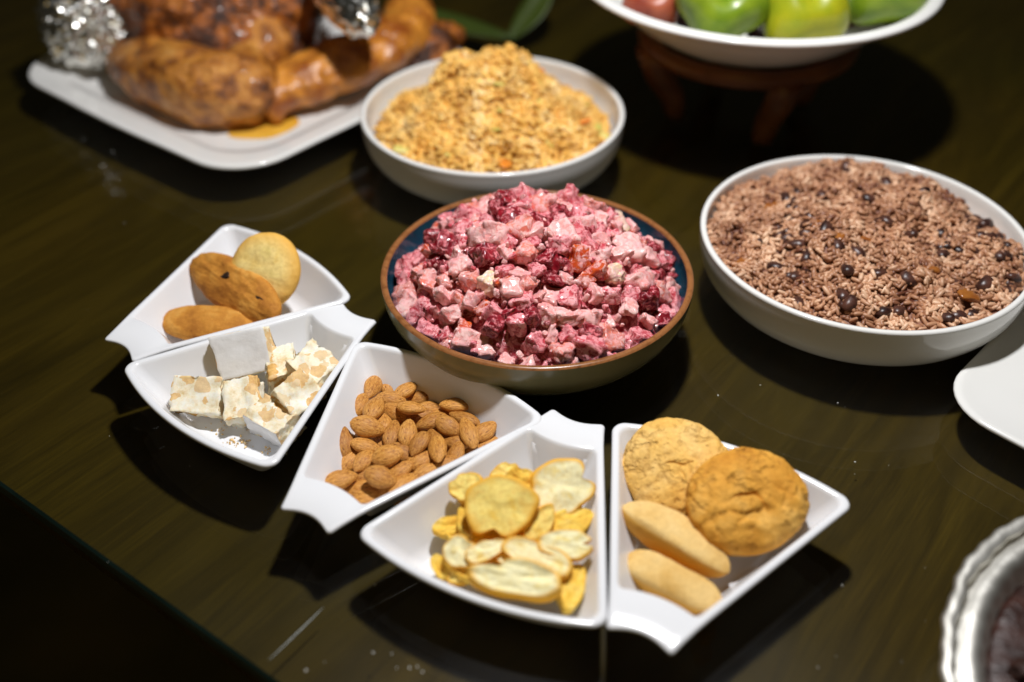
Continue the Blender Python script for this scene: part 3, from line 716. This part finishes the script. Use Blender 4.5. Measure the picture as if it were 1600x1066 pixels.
put('finger_biscuit', stick_mesh(2, .35, .45), 1055, 841, .0235, (.15, -.05, 1), -32, 196, 50, .020, 'pale finger biscuit lying between the round cookies and the other finger', 'biscuit', 'pale finger biscuits')
put('finger_biscuit', stick_mesh(7), 1049, 911, .0150, (-.1, -.25, 1), -27, 170, 56, .021, 'pale finger biscuit nearest to the handle of the rightmost dish', 'biscuit', 'pale finger biscuits')

def notch(a0, d, wd, k=0, e=1):
    def f(a):
        q = (a-a0+math.pi) % (2*math.pi)-math.pi
        return 1-d*math.exp(-(q/wd)**2)+.045*math.cos(3*a+k)+.03*math.cos(5*a+k*2)+.02*math.cos(8*a+k)
    return f
def toast_mesh(mat, seed, out):
    Ls = []; ed_ = []; na = 64
    prof = [(.3, -.5), (.75, -.5), (.93, -.48), (1, -.30), (1.01, 0), (1, .30), (.97, .45), (.92, .50), (.85, .48), (.78, .46), (.70, .45), (.60, .44), (.50, .44), (.40, .44), (.30, .44), (.20, .44), (.10, .44), (.02, .44)]
    for r, z in prof:
        L = []
        for j in range(na):
            a = 2*math.pi*j/na; o_ = 1+(out(a)-1)*min(1, r*r); x = .5*r*o_*math.cos(a); y = .5*r*o_*math.sin(a)
            dd = noise.noise(Vector((x*3.5+seed*5, y*3.5, 0)))*.16+noise.noise(Vector((x*9+seed*5, y*9, 0)))*.07
            L.append((x, y, z+dd*(1 if z > .2 else .8))); ed_.append(max(0, min(1, (r-.80)/.16)) if z > .4 else 1)
        Ls.append(L)
    me = loops_mesh('toast_slice', Ls, mat, True, True); ed_ += [1, 0]
    at_ = me.attributes.new('edge', 'FLOAT', 'POINT'); at_.data.foreach_set('value', ed_[:len(me.vertices)]); return me
def T(x, y): return 660+x/3.553, 680+y/3.553
TO = [ # centre, L, W (zoomed px), angle, normal, z, thickness, material, notch(angle, depth, width), label
 (430,400,365,315,12,(-.05,-.55,.85),.040,.0065,'y',(-2.0,.30,.28),'large round golden toast slice with a notch, top of the pile'),
 (775,290,345,280,25,(.05,-.60,.80),.036,.0075,'w',(-.05,.42,.30),'heart shaped pale toast leaning high on the right of the pile'),
 (520,805,470,190,-8,(.0,-.36,.93),.031,.0120,'w',(2.2,.35,.35),'large oval thick toast at the near bottom of the pile'),
 (795,610,285,150,-3,(.1,-.40,.9),.034,.0065,'w',(.1,.45,.18),'oval pale toast with a side notch below the heart shaped one'),
 (640,685,370,170,-22,(-.05,-.45,.9),.031,.0070,'w',(1.6,.2,.4),'long pale toast across the middle of the pile'),
 (215,650,170,170,60,(-.2,-.5,.8),.026,.0075,'w',(0,.2,.4),'small pale toast at the left side under the round one'),
 (352,648,220,100,22,(-.1,-.4,.9),.030,.0060,'w',(1,.1,.3),'narrow pale toast pointing up right, left of the middle'),
 (500,705,200,80,-22,(0,-.3,.9),.026,.0060,'w',(1,.1,.3),'narrow toast squeezed between the middle and the near oval one'),
 (250,295,150,170,80,(-.3,-.35,.9),.034,.0070,'y',(1,.15,.3),'golden toast peeping out behind the round one on its left'),
 (460,215,150,100,20,(0,-.4,.9),.034,.0065,'y',(1,.2,.3),'small golden toast piece behind the top of the round one'),
 (545,245,140,120,-30,(.1,-.5,.85),.038,.0065,'b',(2,.2,.3),'crusty toast end piece behind the round one on its right'),
 (148,510,165,95,18,(-.1,-.35,.95),.018,.0070,'b',(1,.1,.3),'orange brown crust piece at the far left of the toast pile'),
 (640,490,210,130,50,(.3,-.5,.75),.030,.0070,'y',(1,.1,.3),'golden toast on edge between the round and heart shaped ones'),
 (825,490,210,150,25,(.1,-.3,.95),.024,.0080,'b',(1,.1,.3),'crumbly golden toast under the heart shaped one'),
 (825,850,240,130,75,(.2,-.3,.95),.020,.0090,'b',(1,.15,.3),'golden crust piece at the near right corner of the pile'),
 (110,735,130,95,-55,(-.2,-.4,.95),.014,.0070,'b',(1,.15,.3),'small orange crust piece at the near left corner of the pile'),
 (215,785,140,80,20,(0,-.3,.95),.014,.0070,'y',(1,.1,.3),'small curled toast piece at the near left of the thick oval one'),
 (190,560,110,60,0,(0,-.3,.95),.016,.0070,'b',(1,.1,.3),'small crust piece under the round toast on its left'),
 (480,560,380,230,10,(0,-.25,1),.024,.0090,'b',(1,.1,.3),'golden toast buried in the middle of the pile'),
 (650,745,370,210,30,(.1,-.25,1),.021,.0090,'b',(1,.1,.3),'golden toast buried at the bottom right of the pile'),
 (300,720,300,190,-20,(-.1,-.25,1),.019,.0090,'b',(1,.1,.3),'golden toast buried at the bottom left of the pile'),
 (740,480,300,260,0,(.1,-.25,1),.021,.0090,'b',(1,.1,.3),'golden toast buried under the right of the pile'),
 (380,470,330,240,0,(-.1,-.25,1),.024,.0100,'b',(1,.1,.3),'golden toast buried under the round one'),
]
for i, (cx, cy, L, W, an, n_, z, th, mk, (na_, nd_, nw), lab) in enumerate(TO):
    px, py = T(cx, cy); me = toast_mesh({'y': toast_y, 'w': toast_m, 'b': toast_b}[mk], i+1, notch(na_, nd_, nw, i))
    put('toast_slice', me, px, py, z+.002, n_, an, 1.13*L/3.553, 1.13*W/3.553, th, lab, 'toast', 'toast slices piled in a wedge dish')

def nougat_mesh(seed, mat, amp=.045, n=14):
    bm = bmesh.new(); bmesh.ops.create_cube(bm, size=1); g = random.Random(seed)
    for v in bm.verts: v.co *= 1; v.co += Vector((g.uniform(-.07, .07), g.uniform(-.07, .07), g.uniform(-.06, .06)))
    bmesh.ops.subdivide_edges(bm, edges=bm.edges[:], cuts=n, use_grid_fill=True); bm.normal_update()
    for v in bm.verts:
        q = v.co+Vector((seed*4, 0, 0)); c = noise.voronoi(q*3.2)[0]
        v.co += v.normal*(noise.noise(q*2.5)*amp*1.6+noise.noise(q*7)*amp*.9+noise.noise(q*16)*amp*.5-min(.5, c[0])*amp*.8)
    me = bpy.data.meshes.new('nougat_piece'); bm.to_mesh(me); bm.free(); me.materials.append(mat); me.materials.append(wafer_m)
    me.polygons.foreach_set('use_smooth', [True]*len(me.polygons))
    return me
NO = [(313,620,72,54,-3,(-.08,-.62,.78),.0185,.015,nougat_m,'square nougat block at the left with one orange nut in its face'),
      (383,630,58,70,8,(.05,-.50,.86),.0170,.019,nougat_m,'nougat block with a torn ridge in the middle front'),
      (383,554,88,66,13,(.0,-.80,.60),.0300,.012,wafer_m,'tall nougat slab showing its plain white paper face'),
      (441,580,48,46,10,(.1,-.20,.97),.0180,.024,nougat_m,'nougat block half hidden behind the others, right of the white slab'),
      (489,582,62,56,-38,(.10,-.25,.95),.0250,.026,nougat_m,'nougat block highest on the right, touching the dish side'),
      (463,618,60,54,38,(.25,-.55,.80),.0250,.020,nougat_m,'ragged nougat block lying on top of the right heap'),
      (431,660,62,54,-32,(-.05,-.30,.95),.0150,.023,nougat_m,'nougat block nearest the wide corner with a smooth white end')]
for i, (cx, cy, L, W, an, n_, z, th, mt, lab) in enumerate(NO):
    me = nougat_mesh(i+1, nougat_m, .022 if mt is wafer_m else .062)
    if mt is wafer_m or i == 6:
        for p in me.polygons:
            if (mt is wafer_m and p.normal.z > .6) or (i == 6 and p.normal.y < -.7): p.material_index = 1
    put('nougat_piece', me, cx, cy, z, n_, an, L, W, th, lab, 'nougat', 'nougat pieces in a wedge dish')

# crumbs under the nougat and, with a few painted glints, on the glass
gc = random.Random(31)
def crumbs(name, spots, mat, label, cat):
    bm = bmesh.new(); bmesh.ops.create_icosphere(bm, subdivisions=1, radius=.5); pv = [tuple(v.co) for v in bm.verts]; pf = [tuple(v.index for v in f.verts) for f in bm.faces]; bm.free()
    Ms = []
    for p, s in spots:
        A = np.array(Euler((gc.random()*6, gc.random()*6, gc.random()*6)).to_matrix())@np.diag((s*gc.uniform(.8, 1.8), s, s*.6)); Ms.append((A, tuple(p)))
    return tag(link(name, batch(name, pv, pf, Ms, mat, smooth=False)), label, cat, kind='stuff')
sp = []
for cx, cy, n_, sg in ((364, 690, 26, 9), (384, 692, 14, 8), (418, 703, 14, 7), (345, 668, 12, 10), (398, 668, 10, 8), (355, 655, 10, 12)):
    for _ in range(n_):
        s = gc.uniform(.0006, .0020); sp.append((at(cx+gc.gauss(0, sg), cy+gc.gauss(0, sg*.5), FLOOR+s*.3), s))
crumbs('nougat_crumbs', sp, crumb_m, 'pale crumbs scattered on the floor of the nougat dish', 'crumbs')
sp = []
for cx, cy in ((1309, 630), (1336, 722), (1122, 618), (1188, 602), (620, 1044), (640, 1044), (652, 1042), (660, 1050), (478, 1048), (586, 914), (583, 1020), (612, 1022), (1278, 1043), (195, 349), (130, 218), (176, 238), (1316, 915)):  # crumbs and dust; a few far left specks stand in for reflected glints
    s = gc.uniform(.0008, .0017); sp.append((at(cx, cy, s*.3), s))
for _ in range(45):
    s = gc.uniform(.0003, .0007); sp.append((at(gc.uniform(100, 1550), gc.uniform(350, 1060), s*.3), s))
crumbs('glass_crumbs_glints', sp, simple('white_speck', (.7, .7, .66), (.5, .5, .45), .4, 500), 'tiny pale specks and a few painted glints scattered on the glass table top', 'crumbs')
a_, b_ = at(505, 950, 0), at(420, 1032, 0); d_ = (b_-a_); L_ = d_.length; d_.normalize(); s_ = Vector((-d_.y, d_.x, 0))  # reflected streak of light, painted as a thin pale strip on the glass
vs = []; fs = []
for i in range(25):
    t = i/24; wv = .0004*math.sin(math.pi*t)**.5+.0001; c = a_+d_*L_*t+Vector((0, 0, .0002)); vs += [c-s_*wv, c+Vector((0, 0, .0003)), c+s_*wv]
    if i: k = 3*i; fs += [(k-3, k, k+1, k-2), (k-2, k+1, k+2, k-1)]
iv = TM.inverted(); link('reflection_streak', mesh('reflection_streak', [iv @ v for v in vs], fs, reflection_m), table)

# ------------------------------------------------------------------ square platters
def rrect(hx, hy, r, z, bulge=.0, n=10, m=6):
    poly = []
    cs = [(hx, -hy), (hx, hy), (-hx, hy), (-hx, -hy)]
    for i, (x, y) in enumerate(cs):
        poly.append((x, y, r))
        nx, ny = cs[(i+1) % 4]
        for k in range(1, m):
            t = k/m; px_, py_ = x+(nx-x)*t, y+(ny-y)*t; b = bulge*math.sin(math.pi*t); l = math.hypot((x+nx)/2, (y+ny)/2) or 1
            # keep the sampled points clear of the corner arcs
            tt = r/(2*max(hx, hy))*1.05; t2 = tt+(1-2*tt)*t; px_, py_ = x+(nx-x)*t2, y+(ny-y)*t2
            poly.append((px_+(x+nx)/2/l*b, py_+(y+ny)/2/l*b, None))
    return [(p.x, p.y, z) for p in fillet(poly, n)]
def platter(name, hx, hy, r, h, rimw, label, M, well=.006):
    Ls = [rrect(hx-rimw*1.5, hy-rimw*1.5, r*.8, 0), rrect(hx-rimw*1.35, hy-rimw*1.35, r*.8, .001)]
    for t in (.3, .6, .85): Ls.append(rrect(hx-rimw*1.35*(1-t), hy-rimw*1.35*(1-t), r*(.8+.2*t), (h-.004)*t**1.2, .004*t))
    Ls += [rrect(hx-.001, hy-.001, r, h-.004, .004), rrect(hx, hy, r, h-.002, .004), rrect(hx-.001, hy-.001, r, h, .004), rrect(hx-.003, hy-.003, r, h, .004)]
    for t in (.25, .5, .75): Ls.append(rrect(hx-.003-rimw*t, hy-.003-rimw*t, r*(1-.1*t), h-(h-.010)*.45*t, .004*(1-t)))
    Ls += [rrect(hx-rimw*1.1, hy-rimw*1.1, r*.85, .0105), rrect(hx-rimw*1.35, hy-rimw*1.35, r*.8, well+.001), rrect(hx-rimw*1.8, hy-rimw*1.8, r*.7, well), rrect(hx*.3, hy*.3, r*.2, well)]
    o = link(name, loops_mesh(name, Ls, ceramic, True, True)); o.matrix_world = M; return tag(o, label, 'platter')
u = Vector((.62, .78, 0)).normalized(); v = Vector((-u.y, u.x, 0))
C0 = Vector((-.238, .838, .0003))
HX, HY = .168, .178
Mp = Matrix((u, v, Vector((0, 0, 1)))).transposed().to_4x4(); Mp.translation = C0+u*HX+v*HY
platter('turkey_platter', HX, HY, .058, .028, .036, 'white square platter with rounded corners under the roast turkey', Mp)
a = R(45); uu = Vector((math.cos(a), math.sin(a), 0)); vv = Vector((-uu.y, uu.x, 0))
Mq = Matrix((uu, vv, Vector((0, 0, 1)))).transposed().to_4x4(); Mq.translation = Vector((.283, .560, .0003))+uu*.13-vv*.13
Pl = [rrect(.085, .085, .03, 0), rrect(.090, .090, .032, .001), rrect(.110, .110, .037, .008, .002), rrect(.1285, .1285, .042, .0175, .004), rrect(.130, .130, .042, .0195, .004), rrect(.1295, .1295, .042, .0210, .004),
      rrect(.1275, .1275, .042, .0217, .004), rrect(.1250, .1250, .041, .0212, .004), rrect(.115, .115, .038, .0190, .003), rrect(.095, .095, .033, .0172, .001), rrect(.06, .06, .02, .0165)]
pq = link('square_plate', loops_mesh('square_plate', Pl, ceramic, True, True)); pq.matrix_world = Mq
tag(pq, 'empty white square plate cut off by the right edge, under the rice bowl rim', 'platter')

# ------------------------------------------------------------------ turkey
def blob(parts, voxel, name, mat, amp, ns, parent=None):
    bm = bmesh.new()
    for p, rad, rot in parts:
        M = Matrix.Translation(p) @ rot.to_4x4() @ Matrix.Diagonal((*rad, 1)); bmesh.ops.create_icosphere(bm, subdivisions=3, radius=1, matrix=M)
    me = bpy.data.meshes.new('tmp'); bm.to_mesh(me); bm.free(); o = bpy.data.objects.new('tmp', me); col.objects.link(o)
    md = o.modifiers.new('r', 'REMESH'); md.mode = 'VOXEL'; md.voxel_size = voxel
    sm = o.modifiers.new('s', 'SMOOTH'); sm.iterations = 8; sm.factor = .6
    dg = bpy.context.evaluated_depsgraph_get(); me2 = bpy.data.meshes.new_from_object(o.evaluated_get(dg)); bpy.data.objects.remove(o)
    me2.name = name; me2.materials.clear(); me2.materials.append(mat)
    me2.polygons.foreach_set('use_smooth', [True]*len(me2.polygons)); me2.update()
    for vtx in me2.vertices:
        q = vtx.co; vtx.co = q+vtx.normal*(noise.noise(q*ns)*amp+noise.noise(q*ns*2.7)*amp*.65+noise.noise(q*ns*6)*amp*.3)
    return link(name, me2, parent)
def rotto(d): return Vector(d).to_track_quat('X', 'Z').to_matrix()
tk = empty('roast_turkey', (0, 0, 0), 'roast turkey with orange brown skin lying on the white platter', 'turkey')
I = Matrix.Identity(3)
b0 = at(330, -30, .075); th0 = at(285, 105, .040); th1 = at(385, 135, .038)
body = [(b0, (.120, .085, .060), rotto((1, .25, 0))), (at(420, 10, .07), (.06, .06, .050), I), (at(290, 5, .085), (.060, .05, .045), I), (at(320, 62, .052), (.085, .045, .045), rotto((1, -.2, 0))), (at(440, 70, .04), (.040, .04, .032), I)]
blob(body, .0042, 'body', skin_m, .0040, 34, tk)
lg = [at(205, 100, .034), at(240, 112, .036), at(290, 126, .038), at(335, 138, .040), at(375, 140, .040), at(385, 118, .046), at(380, 88, .052)]
lp_ = []
for i in range(len(lg)-1):
    for t in (0, .33, .66):
        k = (i+t)/6; rr = .019+.021*math.sin(math.pi*min(1, k*1.0+.05))**.8; lp_.append((lg[i].lerp(lg[i+1], t), (rr*1.1, rr, rr*.95), I))
blob(lp_+[(at(410, 70, .050), (.034, .036, .034), I), (at(300, 104, .036), (.055, .030, .024), rotto((1, -.3, 0)))], .0040, 'thigh', thigh_m, .0038, 26, tk)
wp_ = [at(415, 150, .028), at(470, 128, .034), at(530, 103, .040), at(590, 75, .046), at(640, 40, .052), at(640, 10, .060)]
wparts = []
for i in range(len(wp_)-1):
    for t in (0, .25, .5, .75):
        p = wp_[i].lerp(wp_[i+1], t); d = wp_[i+1]-wp_[i]; k = (i+t)/5; rr = .028+.009*math.sin(math.pi*min(1, k*1.1))
        wparts.append((p, (.026, rr, rr*.66), rotto(d)))
wparts.append((at(405, 165, .020), (.018, .012, .012), I)); wparts.append((at(430, 178, .018), (.010, .008, .010), I))
wing = blob(wparts, .0032, 'wing', wing_m, .0038, 38, tk)
bmp = bmesh.new(); bmesh.ops.create_icosphere(bmp, subdivisions=2, radius=1); bme = bpy.data.meshes.new('skin_bump'); bmp.to_mesh(bme); bmp.free(); bme.materials.append(wing_m); bme.polygons.foreach_set('use_smooth', [True]*len(bme.polygons))
for i in range(9):
    t = i/8; p = at(445+t*150, 104-t*62, .046+.016*t); link('skin_bump', bme, wing, Matrix.Translation(p) @ Matrix.Diagonal((.0058, .0085, .0060, 1)))
blob([(at(665, 75, .030), (.034, .026, .028), I), (at(690, 60, .028), (.026, .022, .020), I), (at(640, 95, .022), (.022, .018, .014), I)], .0036, 'neck_end', skin_m, .004, 40, tk)
def foil(name, M, label, seed, sub=5):
    bm = bmesh.new(); bmesh.ops.create_icosphere(bm, subdivisions=sub, radius=1)
    for v_ in bm.verts:
        q = v_.co*2.6+Vector((seed, 0, 0)); c = noise.voronoi(q*1.5)[0]; c2 = noise.voronoi(q*3.6)[0]
        v_.co *= 1+(c[1]-c[0])*.16+(c2[1]-c2[0])*.10+noise.noise(q*4)*.08
    me = bpy.data.meshes.new(name); bm.to_mesh(me); bm.free(); me.materials.append(foil_m)
    o = link(name, me, tk, M); return o
f1 = at(133, 36, .064); foil('foil_wrap', Matrix.Translation(f1) @ Matrix.Diagonal((.043, .042, .042, 1)), '', 1, 5)
f2 = at(538, -4, .115); dd_ = (at(556, 45, .105)-at(470, -60, .125)).normalized()
foil('foil_wrap', Matrix.Translation(f2) @ rotto(dd_).to_4x4() @ Matrix.Diagonal((.058, .024, .024, 1)), '', 5, 4)
blob([(at(238, -2, .088), (.05, .022, .022), rotto((1, .2, 0)))], .004, 'drumstick', skin_m, .003, 30, tk)
blob([(at(470, -75, .122), (.06, .026, .026), rotto((1, -.6, 0)))], .004, 'drumstick', skin_m, .003, 30, tk)
pud = []
for r in (1, .93, .6, .25):
    pud.append([(at(405, 194, .007).x+r*.034*(1+.15*math.sin(3*t+1))*math.cos(t), at(405, 194, .007).y+r*.034*(1+.12*math.cos(2*t))*math.sin(t), {1: .0064, .93: .0069, .6: .0070, .25: .0070}[r]) for t in [2*math.pi*i/48 for i in range(48)]])
tag(link('pan_juices', loops_mesh('pan_juices', pud, juice_m, False, True)), 'pool of orange turkey juices at the near corner of the platter', 'sauce')

# ------------------------------------------------------------------ fruit bowl on its stand
FC = (.228, 1.024); FZ = .14; FR = .169
fb = empty('fruit_bowl', (FC[0], FC[1], .066), 'white bowl of green fruit held up by a brown wooden stand', 'bowl')
pr = [(.001, .0), (.04, 0), (.055, .004), (.085, .018), (.115, .037), (.140, .057), (.156, .069), (.164, .0735), (FR, .0745), (FR+.0005, .0765), (FR-.001, .0785), (FR-.009, .079), (FR-.012, .077), (.148, .066), (.12, .044), (.085, .024), (.05, .010), (.001, .007)]
link('bowl_shell', loops_mesh('bowl_shell', [ring(r, z) for r, z in pr], ceramic), fb)
sd = empty('bowl_stand', (FC[0], FC[1], 0), 'brown wooden stand with splayed legs under the fruit bowl', 'stand')
def tube(name, pts, rad, mat, parent, n=12):
    Ls = []
    for i, p in enumerate(pts):
        p = Vector(p); d = Vector(pts[min(i+1, len(pts)-1)])-Vector(pts[max(i-1, 0)]); q = d.to_track_quat('Z', 'X').to_matrix(); r = rad(i/(len(pts)-1)) if callable(rad) else rad
        Ls.append([tuple(p+q @ Vector((r*math.cos(2*math.pi*j/n), r*math.sin(2*math.pi*j/n), 0))) for j in range(n)])
    return link(name, loops_mesh(name, Ls, mat, True, True), parent)
link('support_ring', loops_mesh('support_ring', [[((.098+.008*math.cos(b))*math.cos(a), (.098+.008*math.cos(b))*math.sin(a), .079+.009*math.sin(b)) for b in [2*math.pi*j/10 for j in range(10)]] for a in [2*math.pi*i/48 for i in range(49)]], stand_m), sd)
for ang in (-78, 12, 102, 192):
    a = R(ang); c, s = math.cos(a), math.sin(a)
    tube('leg', [(c*.098, s*.098, .078), (c*.088, s*.088, .05), (c*.072, s*.072, .026), (c*.066, s*.066, .008), (c*.066, s*.066, .0006)], lambda t: .015-.005*t, stand_m, sd)
gr1 = simple('green_fruit_skin', (.13, .22, .010), (.24, .33, .018), .33, 40); gr2 = simple('yellow_green_fruit_skin', (.42, .40, .012), (.26, .32, .012), .33, 35)
rd = simple('red_fruit_skin', (.42, .11, .05), (.24, .04, .02), .4, 40); 
def fruit(name, px, py, z, r, mat, label, seed, cat='fruit', lob=4, sq=.9, tilt=(1.0, 0, 0)):
    Ls = []
    for i in range(25):
        ph = math.pi*i/24; L = []
        for j in range(40):
            a = 2*math.pi*j/40; l = 1+.11*math.cos(lob*a+seed)*math.sin(ph)**.5; rr = math.sin(ph)**.8*l; z_ = math.cos(ph)*sq
            dimp = -.28*math.exp(-(rr/.28)**2)*(1 if z_ > 0 else .6); L.append((rr*math.cos(a), rr*math.sin(a), z_*(1+dimp)))
        Ls.append(L)
    o = link(name, loops_mesh(name, Ls, mat, True, True)); o.matrix_world = Matrix.Translation(at(px, py, z)) @ Euler(tilt).to_matrix().to_4x4() @ Matrix.Scale(r, 4)
    return tag(o, label, cat, 'fruit in the white bowl')
fruit('green_fruit', 1128, 2, .150, .038, gr1, 'shiny green fruit left of the yellow green one in the fruit bowl', 1)
fruit('green_fruit', 1254, 6, .146, .040, gr2, 'yellow green lobed fruit at the front centre of the fruit bowl', 2, tilt=(.9, .1, 0))
fruit('green_fruit', 1383, -28, .150, .040, gr1, 'dull green fruit rightmost in the fruit bowl', 3)
fruit('red_fruit', 1020, -4, .140, .028, rd, 'small red fruit at the left side of the fruit bowl', 4)
fruit('green_fruit', 1190, -75, .150, .038, gr1, 'green fruit at the back of the fruit bowl behind the front pair', 5)
fruit('green_fruit', 1310, -80, .150, .038, gr2, 'yellow green fruit at the back right of the fruit bowl', 6)
dk = simple('dark_plum_skin', (.05, .012, .012), (.03, .008, .010), .3, 25)
for i, (px, py, z) in enumerate(((1075, 12, .118), (1190, 30, .116), (1322, 15, .120), (1400, -5, .120))):
    fruit('dark_plum', px, py, z, .020, dk, 'dark plum lying in the gap between the green fruit, number %s from the left' % ('first', 'second', 'third', 'fourth')[i], i, 'plum')

# ------------------------------------------------------------------ leaf behind the fried rice
lf = empty('green_leaf', (0, 0, 0), 'broad dark green leaf folded into a V behind the fried rice', 'leaf')
def blade(pts, wd):
    V = []; Fc = []; n = 16; P = [Vector(p) for p in pts]
    for i in range(n+1):
        t = i/n; q = P[0]*(1-t)**2+P[1]*2*t*(1-t)+P[2]*t*t; d = (P[1]-P[0])*(1-t)+(P[2]-P[1])*t; s = Vector((-d.y, d.x, 0)).normalized(); w_ = wd*math.sin(math.pi*(.12+.8*t))
        for k in (-1, -.5, 0, .5, 1): V.append(q+s*w_*k+Vector((0, 0, .006*abs(k)+.0006)))
        if i:
            for k in range(4): a0 = (i-1)*5+k; Fc.append((a0, a0+1, a0+6, a0+5))
    me = mesh('leaf_blade', V, Fc, leaf_m); bm = bmesh.new(); bm.from_mesh(me); bmesh.ops.solidify(bm, geom=bm.faces[:], thickness=.0008); bm.to_mesh(me); bm.free(); return link('leaf_blade', me, lf)
blade([at(640, 18, .02), at(735, 55, .012), at(800, 66, .002)], .020)
blade([at(800, 66, .001), at(838, 25, .02), at(862, -30, .05)], .018)

# ------------------------------------------------------------------ round foil tray at the lower right
FT = (.361, .298); RT = .1517
ft2 = empty('foil_tray', (FT[0], FT[1], .0003), 'round aluminium foil tray at the lower right corner holding dark meat', 'tray')
def fring(r, z, fl=0, wob=0, n=240):
    out = []
    for i in range(n):
        a = 2*math.pi*i/n; rr = r+fl*math.cos(a*60)+wob*noise.noise(Vector((math.cos(a)*7, math.sin(a)*7, z*90+r*60)))
        out.append((rr*math.cos(a), rr*math.sin(a), z+wob*.5*noise.noise(Vector((math.cos(a)*9, math.sin(a)*9, 5)))))
    return out
link('tray_wall', loops_mesh('tray_wall', [fring(.001, .0012), fring(RT-.045, .001), fring(RT-.040, .003, .0004), fring(RT-.030, .022, .0010), fring(RT-.022, .040, .0005, .001), fring(RT-.019, .0445, .0004, .0012), fring(RT-.012, .0440, .0002, .0012), fring(RT-.009, .0405, 0, .0010), fring(RT-.0065, .0405, 0, .0010)], tray_m), ft2)
beadl = []
for k in range(9):
    b = 2*math.pi*k/8+2.6; beadl.append(fring(RT-.0040+.0038*math.cos(b), .0445+.0030*math.sin(b), .0005, .0018))
link('rolled_rim', loops_mesh('rolled_rim', beadl, tray_m), ft2)
def stew_h(x, y):
    return .038+.004*noise.noise(Vector((x*30, y*30, 0)))-.02*max(0, (math.hypot(x, y)-.115)/.03)**2
mt_ = empty('dark_meat', (FT[0], FT[1], 0), 'dark brown lumpy meat filling the foil tray', 'meat')
mt_.location = (FT[0], FT[1], .0003)
heap_mass('sauce', 0, 0, .1265, stew_h, stew_m, mt_, drop=.003, bottom=.004)
mc = [chunk_mesh('meat_piece', stew_m, s, 2, .2, .2) for s in (11, 12, 13)]
gm_ = random.Random(8)
for i in range(110):
    r = .118*math.sqrt(gm_.random()); a = gm_.random()*6.283; s = gm_.uniform(.010, .020); x, y = r*math.cos(a), r*math.sin(a)
    M = Euler((gm_.random()*6, gm_.random()*6, gm_.random()*6)).to_matrix().to_4x4() @ Matrix.Diagonal((s*1.2, s, s*.7, 1)); M.translation = (x, y, stew_h(x, y)); link('meat_piece', mc[i % 3], mt_, M)
